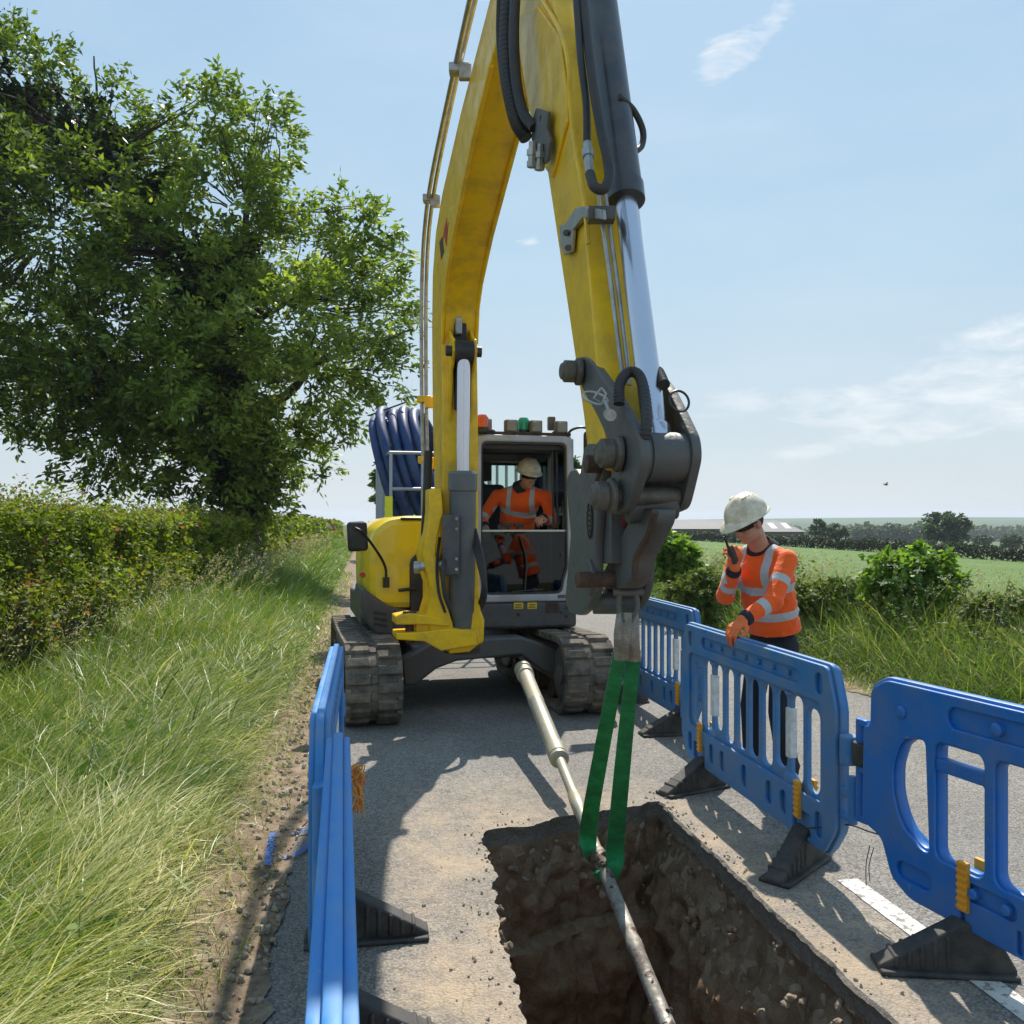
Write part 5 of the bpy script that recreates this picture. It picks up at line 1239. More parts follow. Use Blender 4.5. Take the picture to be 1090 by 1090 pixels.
def hand(mb, wrist, d, back, curl=(.5, .6, .5), k=1.0, thumb=1, spread=.10, tcurl=.5):
    """wrist point, d: direction of the palm, back: normal of the back of the hand; thumb=+1/-1 side"""
    d = V(d).normalized(); back = V(back); back = (back-d*back.dot(d)).normalized(); s_ = d.cross(back)*thumb
    kn = []
    for i, o_ in enumerate((.033, .011, -.011, -.031)):
        p = wrist+d*(.088-.006*abs(i-1))*k+s_*o_*k; kn.append(p)
        mb.cap(wrist+d*.012*k+s_*o_*.55*k, p, .0175*k, .0135*k, 10)
    for i, (p, ln) in enumerate(zip(kn, (.040, .046, .042, .033))):
        dr = (d+s_*(.10-.07*i)*spread*4).normalized(); q = p; r = .0115-.0008*i
        for j, (c_, f_) in enumerate(zip(curl, (1., .72, .58))):
            ax = s_*thumb*1.0
            rot = Matrix.Rotation(-c_*thumb, 3, ax) if False else None
            # bend towards the palm (-back)
            n_ = (dr.cross(s_)).normalized(); n_ = n_ if n_.dot(-back) > -.999 and n_.dot(back) < 0 or j > 0 else n_
            b_ = bvec(dr, s_, back)
            dr = (dr*math.cos(c_)+b_*math.sin(c_)).normalized(); q2 = q+dr*ln*f_*k; mb.cap(q, q2, r*k, (r-.0012)*k, 10); q = q2; r -= .001; back_ = None
    t0 = wrist+d*.03*k+s_*.028*k; t1 = t0+(d*.55+s_*.75-back*.25).normalized()*.040*k; t2 = t1+(d*(.9)+s_*(.35-tcurl*.6)-back*(.25+tcurl*.5)).normalized()*.034*k; t3 = t2+(d*.9-s_*tcurl*.7-back*.5*tcurl).normalized()*.026*k
    mb.cap(t0, t1, .016*k, .0125*k, 10); mb.cap(t1, t2, .0125*k, .011*k, 10); mb.cap(t2, t3, .011*k, .009*k, 10)
_st = {}
def bvec(dr, s_, back):
    """vector across dr, in the plane of bending, on the palm side (continues turning the same way)"""
    b = s_.cross(dr).normalized()
    key = (round(s_.x, 4), round(s_.y, 4), round(s_.z, 4), round(back.x, 4), round(back.y, 4))
    if key not in _st: 
        _st[key] = 1 if b.dot(-back) > 0 else -1
    return b*_st[key]

def person(label, J, fwd, headf, headup, gloves, bands, base, kneel=False, wrist_r=.03, chest=1.06, shirtcol=HVO, hand_args=None, glove_mat=GLV):
    """J: joint points in the place. returns the top-level body"""
    f, l, u = basis(fwd)
    neck, hipc = J['neck'], J['hip']; spine = (neck-hipc)
    su = spine.normalized(); sl_ = (J['shL']-J['shR']).normalized(); sf = sl_.cross(su).normalized()
    MT = Matrix((sf, sl_, su)).transposed()
    hl_ = (J['hipL']-J['hipR']).normalized(); MH = Matrix((hl_.cross(V((0, 0, 1))).normalized(), hl_, V((0, 0, 1)))).transposed()
    # --- body, one continuous surface
    mb = MB(); hc = J['head']
    hf, hl2, hu, HM = head_shapes(mb, hc, headf, headup)
    mb.cap(neck-su*.05, hc-hf*.025-hu*.05, .064, .056); mb.cap(neck-su*.13, hipc, .085, .085)
    mb.ell(neck-su*.20, (.08, .13, .13), MT); mb.ell(hipc-V((0, 0, .03)), (.075, .11, .09), MH)
    for s_ in 'LR':
        mb.cap(neck-su*.10, J['sh'+s_]-su*.03, .045, .04); mb.cap(J['sh'+s_]-su*.02, J['el'+s_], .042, .034); mb.cap(J['el'+s_], J['wr'+s_], .036, .026)
        mb.cap(J['hip'+s_], J['kn'+s_], .062, .05); mb.cap(J['kn'+s_], J['an'+s_], .052, .036); mb.cap(J['an'+s_]-V((0, 0, .02)), J['toe'+s_], .035, .028)
        if not gloves or s_ not in gloves: hand(mb, J['wr'+s_], *hand_args[s_])
    me = remesh(mb, .0065, 4, .45)
    B = rootmesh(me, 'person', SKIN, base, ang=None); B.data.shade_smooth(); tag(B, label, 'person')
    # --- shirt
    mb = MB(); c_ = chest
    for t, rx, ry in ((-.14, .140, .178), (.0, .142, .184), (.12, .136, .178), (.28, .134, .175), (.45, .130, .175), (.65, .134, .185), (.80, .120, .188)):
        p = hipc+spine*t; mb.ell(p, (rx*c_, ry*c_, .13), MT)
    mb.cap(J['shL']-sl_*.02-su*.015, J['shR']+sl_*.02-su*.015, .072, .072); mb.cap(neck-su*.08, neck-su*.005, .105, .078); mb.cap(neck-su*.005, J['shL']-su*.01, .070, .060); mb.cap(neck-su*.005, J['shR']-su*.01, .070, .060); mb.ell(neck-su*.14+sf*.02, (.13*c_, .19*c_, .13), MT)
    for s_ in 'LR':
        e = J['el'+s_]; a = J['sh'+s_]; w_ = J['wr'+s_]; w2 = e+(w_-e)*.88
        mb.cap(a, e, .066, .054); mb.cap(e, w2, .056, .044); 
        mid = a+(e-a)*.55; mb.ell(mid-V((0, 0, .008)), (.061, .061, .05)); mb.ell(e-V((0, 0, .006)), (.062, .062, .058))
    # a few drag folds
    rg = random.Random(len(label))
    for k in range(22):
        t = rg.uniform(.05, .6); a_ = rg.uniform(0, math.tau); p = hipc+spine*t+(sf*math.cos(a_)*.118+sl_*math.sin(a_)*.162)*c_
        d_ = (su*rg.uniform(-.4, .4)+(-sf*math.sin(a_)+sl_*math.cos(a_))).normalized(); q_ = rg.uniform(.03, .08); mb.cap(p-d_*q_, p+d_*q_, .012, .006, 8)
    me = remesh(mb, .009, 5, .5)
    # open the hem and neck: cut away below the hem plane
    bm = bmesh.new(); bm.from_mesh(me)
    hp_ = hipc+su*(.035 if 'radio' in label else -.06)
    bmesh.ops.bisect_plane(bm, geom=bm.verts[:]+bm.edges[:]+bm.faces[:], plane_co=hp_, plane_no=su, clear_inner=True)
    bm.to_mesh(me); bm.free()
    for v in me.vertices: pass
    bb = [(V(b[0])-V(base), b[1], b[2], b[3])+tuple((V(q[0])-V(base), q[1]) for q in b[4:]) for b in bands]
    sm = bandmat('hi_vis_cloth_'+('standing' if 'radio' in label else 'seated'), shirtcol, bb)
    S = finish(me, 'hi_vis_top', sm, B, True, ang=None); S.data.shade_smooth()
    sd = S.modifiers.new('thickness', 'SOLIDIFY'); sd.thickness = .006; sd.offset = -1
    # cuffs and collar
    mb = MB()
    for s_ in 'LR':
        e = J['el'+s_]; w_ = J['wr'+s_]; d_ = (w_-e).normalized(); L_ = (w_-e).length
        mb.lathe(e, d_, [(L_*.80, .040), (L_*.86, .047), (L_*.99, .043), (L_*1.02, .036), (L_*1.02, .02)], 20)
    cf = mb.build('cuff', NAVY, B, True)
    mb = MB(); nd = (hc-hf*.025-hu*.05-neck).normalized(); mb.lathe(neck+nd*.022, nd, [(-.03, .105), (.0, .088), (.018, .080), (.034, .074), (.037, .068), (.015, .064)], 28); mb.build('collar', NAVY, B, True)
    # --- trousers
    mb = MB(); mb.ell(hipc-V((0, 0, .04)), (.10*c_, .128*c_, .10), MH); mb.cap(J['hipL'], J['hipR'], .078, .078)
    mb.ell(hipc+su*.04, (.095*c_, .135*c_, .08), MT)
    for s_ in 'LR':
        h_, k_, a_ = J['hip'+s_], J['kn'+s_], J['an'+s_]
        mb.cap(h_-V((0, 0, .03)), k_, .088, .073); mb.cap(k_, a_+(k_-a_)*.08, .073, .066); mb.ell(a_+(k_-a_)*.16, (.076, .076, .05))
    me = remesh(mb, .010, 5, .5); Tt = finish(me, 'trousers', NAVY, B, True, ang=None); Tt.data.shade_smooth()
    for s_ in 'LR':
        a_, t_ = J['an'+s_], J['toe'+s_]; mb = MB(); mb.cap(a_+V((0, 0, .06)), a_-V((0, 0, .03)), .052, .050); mb.cap(a_-V((0, 0, .03)), t_, .046, .042)
        mb.cap(a_-(t_-a_).normalized()*.04-V((0, 0, .04)), t_-V((0, 0, .012)), .036, .034)
        mb = remesh(mb, .009, 3); bt = finish(mb, 'boot', BOOT, B, True, ang=None); bt.data.shade_smooth()
    helmet(B, hc+hu*.012, (hf*1+hu*.0), hu); glasses(B, hc, hf, hu)
    mb = MB(); mb.ell(hc-hf*.028+hu*.02, (.080, .079, .082), HM); 
    me = remesh(mb, .008, 2); h_ = finish(me, 'hair', HAIR, B, True, ang=None); h_.data.shade_smooth()
    if gloves:
        for s_ in gloves:
            mb = MB(); e = J['el'+s_]; w_ = J['wr'+s_]; d_ = (w_-e).normalized()
            hand(mb, w_, *hand_args[s_]); mb.cap(w_-d_*.035, w_+d_*.01, .036, .034)
            me = remesh(mb, .0045, 3, .4); g = finish(me, 'glove', glove_mat, B, True, ang=None); g.data.shade_smooth()
    return B

# ---- standing worker on the radio
J = dict(neck=V((1.535, 5.43, 1.475)), hip=V((1.64, 5.545, .945)), head=V((1.418, 5.305, 1.632)),
         shL=V((1.650, 5.300, 1.415)), shR=V((1.430, 5.585, 1.425)),
         elL=V((1.520, 5.140, 1.185)), elR=V((1.330, 5.500, 1.190)),
         wrL=V((1.322, 5.040, 1.085)), wrR=V((1.335, 5.300, 1.365)),
         hipL=V((1.69, 5.47, .90)), hipR=V((1.59, 5.62, .90)),
         knL=V((1.64, 5.40, .48)), knR=V((1.53, 5.63, .48)),
         anL=V((1.70, 5.42, .09)), anR=V((1.56, 5.70, .09)),
         toeL=V((1.55, 5.34, .045)), toeR=V((1.42, 5.64, .045)))
fw = V((-.80, -.58, 0)); su = (J['neck']-J['hip']).normalized()
aL = J['elL']-J['shL']; fL = J['wrL']-J['elL']; fR = J['wrR']-J['elR']; aR = J['elR']-J['shR']
shx = (J['shL']-J['shR']).normalized()
bands = [(V((1.62, 5.52, 1.045)), su, .027, .30, (V((1.62, 5.52, 1.045)), (0, 0, 1))) if False else (J['hip']+su*.155, su, .026, .235),
         (J['hip']+su*.325, su, .026, .235),
         (J['shL']+aL*.55, aL, .026, .095), (J['elL']+fL*.38, fL, .025, .085),
         (J['elR']+fR*.38, fR, .025, .085), (J['shR']+aR*.6, aR, .026, .08),
         (J['neck']+shx*.095, (shx+V((0, 0, .0))), .024, .31, (J['hip']+su*.30, su)),
         (J['neck']-shx*.095, (shx+V((0, 0, .0))), .024, .31, (J['hip']+su*.30, su))]
person('standing worker in orange top and white hard hat, holding a radio to his mouth', J, fw, V((-.80, -.46, -.42)), V((-.30, -.18, 1)), 'LR', bands, (1.64, 5.55, 0),
       hand_args={'L': (V((-.55, -.35, -.38)), V((-.35, -.25, .9)), (.35, .75, .6), 1.12, -1, .12, .3),
                  'R': (V((-.10, -.45, .85)), V((.45, -.75, -.35)), (.9, 1.1, .7), 1.10, 1, .08, .9)})
rp = V((1.312, 5.245, 1.445)); rdx = V((-.35, -.25, .75)).normalized()
RAD = thing('two_way_radio', 'small black two-way radio with stub aerial in the raised glove of the worker', 'radio', rp)
mb = MB(); x_, y_, z_ = frame(rdx, V((.8, -.6, 0))); mb.box(rp, (.046, .030, .10), Matrix((x_, y_, z_)).transposed()); mb.build('radio_body', BLK, RAD, True, bevel=.006)
mb = MB(); mb.tube([rp+rdx*.055+x_*.015, rp+rdx*.085+x_*.016, rp+rdx*.14+x_*.02], [.009, .007, .005], 10); mb.build('aerial', BLK, RAD, True)
# ---- seated operator
OY = 8.78
J = dict(neck=P(556, 520, 8.70), hip=V((.02, 8.88, 1.46)), head=P(562.5, 507.5, 8.60),
         shL=P(581, 529, 8.64), shR=P(529, 528, 8.76), elL=P(588, 556, 8.62), elR=P(513, 553, 8.70),
         wrL=P(577, 551, 8.40), wrR=P(517, 561, 8.46),
         hipL=V((.13, 8.84, 1.45)), hipR=V((-.09, 8.92, 1.45)), knL=V((.20, 8.42, 1.50)), knR=V((-.12, 8.46, 1.50)),
         anL=V((.20, 8.33, 1.06)), anR=V((-.10, 8.38, 1.06)), toeL=V((.21, 8.20, 1.01)), toeR=V((-.08, 8.24, 1.01)))
su = (J['neck']-J['hip']).normalized(); shx = (J['shL']-J['shR']).normalized()
aR = J['elR']-J['shR']; fR = J['wrR']-J['elR']; aL = J['elL']-J['shL']; fL = J['wrL']-J['elL']
bands = [(J['hip']+su*.13, su, .026, .26), (J['hip']+su*.33, su, .026, .27), (J['shR']+aR*.85, aR, .024, .09), (J['elL']+fL*.5, fL, .024, .08),
         (J['neck']+shx*.115, shx, .023, .42, (J['hip']+su*.33, su)), (J['neck']-shx*.115, shx, .023, .42, (J['hip']+su*.33, su))]
person('operator in orange top and white hard hat seated inside the excavator cab', J, V((.1, -1, 0)), V((.25, -.93, -.20)), V((.10, -.20, 1)), None, bands, (.02, 8.88, .92), chest=1.08,
       hand_args={'L': (V((-.35, -.9, -.1)), V((0, -.1, 1)), (.6, .9, .6), 1., -1, .1, .5), 'R': (V((-.05, -.6, -.5)), V((-.2, -.3, .9)), (.6, .8, .6), 1.05, 1, .1, .5)})
# ================================================================== vegetation
def stx(s, t): return np.stack([D2.x*s+E2.x*t, D2.y*s+E2.y*t], -1)
def vegobj(name, co, rnd, m, parent=None, per=4, world=True):
    me = quads_mesh(name, co, rnd, per)
    if parent is not None: me.transform(rootm(parent).inverted())
    me.materials.append(m); o = bpy.data.objects.new(name, me); link(o, parent); return o
def fbm(x, y, sc, seed=0.):
    """cheap smooth 2D noise from sines"""
    return (np.sin(x*sc+seed)+np.sin(y*sc*1.13+1.7+seed)+np.sin((x+y)*sc*.71+seed*2)+np.sin((x-y)*sc*1.57+.4))/4
# ---- left verge grass
GR1 = leafmat('verge_grass', [(0, (.025, .060, .006)), (.3, (.085, .17, .014)), (.55, (.18, .265, .03)), (.74, (.36, .345, .10)), (1, (.66, .60, .35))], .26, .42, .5)
def left_blades(n, s0, s1, t0, t1, L0, L1, w, leanf, headf, curl, zoff, rndf):
    s = s0*(s1/s0)**RNG.random(n); t = t0+(t1-t0)*RNG.random(n)
    xy = stx(s, t); z = gz(s, t)+zoff*RNG.random(n)
    ln = L0+(L1-L0)*RNG.random(n)
    return np.concatenate([xy, z[:, None]], 1), s, t, ln
parts = []; rn = []
# flattened, combed, straw-streaked grass in front
n = 42000
pos, s, t, ln = left_blades(n, 2.0, 13, -.66, -2.35, .22, .58, 0, 0, 0, 0, .16, 0)
edge = ssm(-.66, -1.15, t); keep = RNG.random(n) < (.25+.75*edge); hs = 1-ssm(-1.3, -2.2, t+.25*fbm(s, t, 2.2))
keep &= RNG.random(n) < (.25+.75*hs); 
hd = 1.0+1.1*fbm(pos[:, 0], pos[:, 1], 2.3, 2.)+RNG.normal(size=n)*.42+(RNG.random(n) < .35)*RNG.normal(size=n)*1.5
lean = 1.12+.30*RNG.normal(size=n); curl = .1+.75*RNG.random(n)
b = blades(pos, ln*(.45+.55*edge), (.0036+.0085*RNG.random(n)**3)*np.maximum(1, s/5.5), hd, np.clip(lean, .5, 1.5), curl)
streak = fbm(pos[:, 0]*1., pos[:, 1]*1., 3.1, 5.)
parts.append(b[keep]); rn.append(np.clip(.56+.14*(1-ssm(4, 7, s))+.30*streak+.28*RNG.normal(size=n), 0, 1)[keep])
# upright green grass further in and further away
n = 95000
pos, s, t, ln = left_blades(n, 3.2, 60, -.78, -2.9, .24, .50, 0, 0, 0, 0, .03, 0)
wgt = ssm(-1.0, -1.75, t+.35*fbm(s, t, 2.2)); wgt = np.maximum(wgt, ssm(6.5, 9.5, s)*ssm(-.5, -.8, t)); keep = RNG.random(n) < wgt
ln = ln*(.55+.45*ssm(-.6, -1.4, t))*(1+.30*fbm(s, t, 1.3))*(1+.55*ssm(-1.7, -2.4, t)+.75*ssm(7, 12, s)*ssm(-.9, -1.6, t))
hd = .6+RNG.normal(size=n)*2.4; lean = .28+.36*np.abs(RNG.normal(size=n)); curl = .4+1.3*RNG.random(n)
b = blades(pos, ln, (.0042+.0085*RNG.random(n)**3)*np.maximum(1, s/8), hd, lean, curl)
parts.append(b[keep]); rn.append(np.clip(.40+.16*fbm(pos[:, 0], pos[:, 1], 1.6)+.20*RNG.normal(size=n), 0, 1)[keep])
# short growth and dead straws on the soil margin
n = 9000
pos, s, t, ln = left_blades(n, 2.2, 30, -.36, -.80, .04, .14, 0, 0, 0, 0, 0, 0)
keep = RNG.random(n) < ssm(-.36, -.72, t+.14*fbm(s, t, 7.))
b = blades(pos, ln, (.0026+.002*RNG.random(n))*np.maximum(1, s/6), RNG.random(n)*6.28, .3+.9*RNG.random(n), .6*RNG.random(n))
parts.append(b[keep]); rn.append(np.clip(.5+.3*RNG.normal(size=n), 0, 1)[keep])
co = np.concatenate(parts); rnd = np.concatenate(rn)
o = vegobj('grass', co, rnd, GR1, per=8); tag(o, 'long green and straw coloured grass lying flat along the left verge', 'grass', kind='stuff')
# broad leaved weeds among it
n = 5200; s = 2.6*(14/2.6)**RNG.random(n); t = -.9-1.7*RNG.random(n); cl_ = fbm(s*1.0, t*1.0, 4.0, 1.) > .15; s = s[cl_]; t = t[cl_]; n = len(s)
pos = np.concatenate([stx(s, t), (gz(s, t)+.04+.22*RNG.random(n))[:, None]], 1)
co = leaves(pos, .035+.055*RNG.random(n), .45); WD = leafmat('weed_leaf', [(0, (.045, .10, .018)), (.6, (.11, .19, .03)), (1, (.2, .27, .06))], .3, .6, .2)
tag(vegobj('weeds', co, RNG.random(n), WD), 'broad leaved weeds and nettles scattered through the left verge grass', 'weeds', kind='stuff')
# seed heads
def seedheads(s, t, H, name, label, m, sc=1.0):
    mbv = []; r_ = []
    n = len(s); hd = .6+RNG.normal(size=n)*.9
    base = np.concatenate([stx(s, t), gz(s, t)[:, None]], 1)
    stems = blades(base, H, .0032*np.maximum(1, s/7), hd, .05+.14*np.abs(RNG.normal(size=n)), .35+.5*RNG.random(n), seg=5)
    tip = (stems[:, -1]+stems[:, -2])/2; pre = (stems[:, -3]+stems[:, -4])/2; d = unit(tip-pre)
    k = 16; u = RNG.random((n, k)); p = pre[:, None]+(tip-pre)[:, None]*u[..., None]*1.15+RNG.normal(size=(n, k, 3))*.010*sc
    lv = leaves(p.reshape(-1, 3), (.020*sc*np.maximum(1, np.repeat(s, k)/8)), .38, along=np.repeat(d, k, 0)*1.0)
    stemq = np.concatenate([np.stack([stems[:, 2*i], stems[:, 2*i+1], stems[:, 2*i+3], stems[:, 2*i+2]], 1) for i in range(5)])
    co = np.concatenate([stemq, lv]); o = vegobj(name, co, RNG.random(len(co)), m); return tag(o, label, 'grass', kind='stuff')
SEED = leafmat('seed_head', [(0, (.20, .18, .11)), (.5, (.34, .30, .20)), (1, (.52, .48, .36))], .25, .6, .3)
n = 420; s = 5.2*(40/5.2)**RNG.random(n); t = -1.7-1.0*RNG.random(n)
seedheads(s, t, .70+.50*RNG.random(n), 'seed_heads', 'tall pale grass seed heads standing in front of the left hedge', SEED)
# ---- left hedge
HG = leafmat('hawthorn_leaf', [(0, (.045, .078, .010)), (.4, (.13, .178, .022)), (.72, (.235, .275, .040)), (.88, (.29, .29, .06)), (.96, (.28, .19, .06)), (1, (.28, .12, .06))], .34, .58, .22, big=(.55, .58, .5), bigscale=.7)
HEDGE = thing('hedge', 'long clipped hawthorn hedge running along the left verge', 'hedge', tuple(rd(6, -3.3)))
def hsurf(s, v):
    """v 0..1 front face bottom to top, 1..1.6 over the top; returns t,z"""
    h = 1.66+.05*np.sin(s*.9)+.06*fbm(s, s*.3, 2.1)
    ph = np.clip(v, 0, 1)
    t = np.where(v < 1, -2.62-.20*np.abs(1-2*ph)**2*0-.22*ph**2+.10*fbm(s, v*3, 3.3)-.12*(1-ph)**2, -2.84-(v-1)*2.2)
    z = .12+np.where(v < 1, (h-.12)*ph, h-.12+.03*fbm(s, v*4, 4.))
    return t, z
n = 155000; s = 4.3*(95/4.3)**RNG.random(n); v = RNG.random(n)**.85*1.5; keep = (v < 1) | (RNG.random(n) < .8); s = s[keep]; v = v[keep]; n = len(s)
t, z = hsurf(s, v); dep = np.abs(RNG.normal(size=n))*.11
lump = .11*fbm(s*2.1, z*3, 2.9, 3.)+.06*fbm(s*5.1, z*7, 2.9, 1.)
t = t-dep*(v < 1)*1.2+RNG.normal(size=n)*.02+lump; z = z-dep*(v >= 1)*.8+RNG.normal(size=n)*.03+lump*.6
pos = np.concatenate([stx(s, t), z[:, None]], 1)
co = leaves(pos, .038*(.7+.7*RNG.random(n))*np.maximum(1, s/7.5)**.9, .72, updown=.9)
clump = 1.3*fbm(s*1.0, z*2.2, 2.4, 1.2)
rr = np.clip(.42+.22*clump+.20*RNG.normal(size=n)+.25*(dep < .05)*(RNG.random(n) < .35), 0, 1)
# shoots on top
m_ = 4200; ss_ = 4.6*(60/4.6)**RNG.random(m_); t0_, z0_ = hsurf(ss_, 1+.35*RNG.random(m_)); k = 12
u = RNG.random((m_, k)); Hh = (.06+.30*RNG.random(m_)**2.5)[:, None]; dx = RNG.normal(size=(m_, 2))*.10
px_ = stx(ss_, t0_); p = np.stack([px_[:, 0][:, None]+dx[:, 0][:, None]*u, px_[:, 1][:, None]+dx[:, 1][:, None]*u, z0_[:, None]+Hh*u], -1)+RNG.normal(size=(m_, k, 3))*.012
co2 = leaves(p.reshape(-1, 3), .030*np.maximum(1, np.repeat(ss_, k)/8)**.9, .7, updown=.9)
vegobj('foliage', np.concatenate([co, co2]), np.concatenate([rr, np.clip(.6+.25*RNG.normal(size=len(co2)), 0, 1)]), HG, HEDGE)
ss_ = np.concatenate([np.arange(3.8, 20, .25), np.geomspace(20, 100, 50)]); mb = MB(); prof = [(-3.02, .0), (-2.86, .15), (-2.82, .6), (-2.88, 1.1), (-3.03, 1.48), (-3.3, 1.54), (-4.2, 1.54), (-4.4, .9), (-4.4, 0)]
vs = []
for i, a in enumerate(ss_):
    for j, (t_, z_) in enumerate(prof): q = .10*noise.noise((a*1.7, j*.9, 3)); vs.append(rd(a, t_+q, z_+q*.5))
m2 = len(prof); mb.add(vs, [(i*m2+j, i*m2+j+1, (i+1)*m2+j+1, (i+1)*m2+j) for i in range(len(ss_)-1) for j in range(m2-1)]+[tuple(range(m2-1, -1, -1))])
mb.build('stems', mat('hedge_dark_core', (.035, .034, .016), .95, var=.6, vscale=22, bump=1., bscale=30), HEDGE, True, ang=None)  # solid dark core added inside the foliage to block light, not stems
# ---- trees
BARK = mat('tree_bark', (.055, .045, .035), .9, var=.35, vscale=9, bump=.8, bscale=20)
def crown(blobs, ncl, per, spread, size, aspect, droop=.4, shell=.35, wind=(0, 0, 0), side=0):
    """blobs: (centre, (rx,ry,rz)); returns leaf quads, cluster centres, cluster tone"""
    cs = []; vols = np.array([max(b[1])**2 for b in blobs]); vols = vols/vols.sum(); tone = []
    for (c_, r_), f in zip(blobs, vols):
        k = max(4, int(ncl*f)); d = unit(RNG.normal(size=(k, 3))); rad = (shell+(1-shell)*RNG.random(k)**.5)[:, None]*(1+.18*RNG.normal(size=(k, 1)))
        p = np.array(c_)+d*rad*np.array(r_); cs.append(np.concatenate([p, d], 1)); tone.append(RNG.normal()*.04+RNG.normal(size=k)*.09)
    cs = np.concatenate(cs); tone = np.concatenate(tone); n = len(cs)
    if side: tone = tone+side*np.clip((cs[:, 0]-np.mean(cs[:, 0]))/4, -1, 1)  # lit right side and shaded left put into the crown's leaf tone
    dr = unit(cs[:, 3:]*1.0+np.array(wind)+RNG.normal(size=(n, 3))*.45)
    u = RNG.random((n, per)); ln = spread*(.6+.8*RNG.random(n))
    p = cs[:, None, :3]+dr[:, None]*(u*ln[:, None])[..., None]+RNG.normal(size=(n, per, 3))*(spread*.20)
    p[..., 2] -= droop*(u**2)*ln[:, None]
    al = np.repeat(dr, per, 0)*.7+np.array([0, 0, -droop*1.2])
    co = leaves(p.reshape(-1, 3), size*np.ones(n*per), aspect, updown=.8, along=al)
    return co, cs, np.clip(np.repeat(tone, per)+.45+.15*RNG.normal(size=n*per), 0, 1)
def limb(mb, a, b, r0, r1, sag=.0, n=9, jit=.12, sides=8):
    a = V(a); b = V(b); pts = []; L_ = (b-a).length; rg = random.Random(int((b.x*91+b.z*37)*100))
    for k in range(n+1):
        q = k/n; p = a.lerp(b, q); w_ = math.sin(math.pi*q)*L_; p += V((rg.gauss(0, jit*.35), rg.gauss(0, jit*.35), rg.gauss(0, jit*.35)))*w_*.3+V((0, 0, sag*w_)); pts.append(p)
    mb.tube(pts, [r0+(r1-r0)*(k/n)**.8 for k in range(n+1)], sides); return pts
ASH = leafmat('ash_leaf', [(0, (.024, .044, .009)), (.4, (.085, .130, .018)), (.7, (.18, .24, .036)), (1, (.33, .38, .09))], .36, .5, .35)
TY = 22.5
def bl(px, py, rx, ry, Y=TY, dy=None): s_ = Y/FPX; return (tuple(P(px, py, Y+(dy or 0))), (rx*s_, max(rx, ry)*s_*.95, ry*s_))
TREE = thing('ash_tree', 'tall wind-combed ash tree with dark ivy-clad limbs rising from the left hedge', 'tree', tuple(P(262, 560, TY)-V((0, 0, 1.7))))
blobs = [bl(15, 95, 55, 75), bl(90, 130, 60, 55), bl(-60, 170, 90, 130, dy=-1), bl(140, 190, 65, 60, dy=1), bl(215, 140, 55, 50), bl(277, 150, 32, 48), bl(250, 215, 60, 50, dy=-1), bl(60, 235, 95, 80, dy=-2), bl(175, 285, 95, 75, dy=-1.5), bl(320, 265, 62, 52), bl(385, 270, 48, 55), bl(400, 330, 48, 60, dy=1), bl(310, 345, 75, 60, dy=-2), bl(40, 350, 80, 60, dy=-1), bl(130, 390, 95, 60, dy=-2), bl(225, 400, 85, 65, dy=-2.5), bl(345, 410, 60, 42), bl(60, 440, 60, 30), bl(140, 480, 75, 38, dy=-1), bl(225, 490, 70, 45, dy=-1.5), bl(290, 470, 52, 38), bl(330, 485, 28, 18), bl(260, 530, 42, 34), bl(415, 400, 30, 30), bl(-40, 380, 70, 90)]
blobs = [(b_[0], tuple(q*.90 for q in b_[1])) for b_ in blobs]
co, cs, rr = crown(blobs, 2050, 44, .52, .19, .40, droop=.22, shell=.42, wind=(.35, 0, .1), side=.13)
vegobj('crown', co, rr, ASH, TREE)
# ivy mass round the limbs
ivy = [bl(262, 500, 26, 60), bl(240, 380, 34, 60), bl(215, 300, 30, 45), bl(160, 230, 34, 40), bl(95, 165, 40, 42), bl(25, 130, 40, 45), bl(255, 300, 22, 45), bl(235, 440, 36, 45), bl(120, 410, 55, 18)]
co, c2, r2 = crown(ivy, 900, 42, .34, .17, .75, droop=.2, shell=.1)
vegobj('ivy', co, r2, leafmat('ivy_leaf', [(0, (.010, .022, .008)), (.6, (.022, .045, .014)), (1, (.05, .08, .02))], .12, .35, .5), TREE)
mb = MB(); base = P(262, 560, TY)-V((0, 0, 1.8)); f1 = P(252, 470, TY); 
limb(mb, base, f1, .50, .40, n=5, jit=.05, sides=14); f2 = P(235, 370, TY); limb(mb, f1, f2, .38, .28, jit=.05, sides=12); f3 = P(200, 275, TY); limb(mb, f2, f3, .27, .20, sides=10)
f4 = P(110, 170, TY); limb(mb, f3, f4, .2, .12); limb(mb, f4, P(10, 95, TY), .12, .05); limb(mb, f4, P(100, 60, TY), .06, .02); f5 = P(262, 230, TY); limb(mb, f2, f5, .16, .08); limb(mb, f5, P(280, 135, TY), .08, .02)
limb(mb, f1, P(130, 410, TY), .18, .09, .06); limb(mb, P(130, 410, TY), P(-60, 330, TY), .10, .05); f6 = P(330, 390, TY); limb(mb, f1, f6, .18, .10, -.04); limb(mb, f6, P(440, 350, TY), .08, .02); limb(mb, f2, P(385, 260, TY), .13, .03)
limb(mb, P(263, 200, TY), P(291, 130, TY), .03, .012); limb(mb, P(285, 200, TY), P(285, 140, TY), .03, .01); limb(mb, P(300, 190, TY), P(293, 130, TY), .025, .01)
mb.build('trunk', BARK, TREE, True, ang=60)
mb = MB(); anch = [f1, f2, f3, f4, f5, f6, P(130, 410, TY), P(60, 240, TY), P(310, 330, TY)]
idx = RNG.choice(len(cs), 620, replace=False)
for i in idx:
    c_ = V(cs[i, :3]); a = min(anch, key=lambda q: (q-c_).length); a = a.lerp(c_, .35); limb(mb, a, c_, .030, .010, n=5, jit=.25, sides=4)
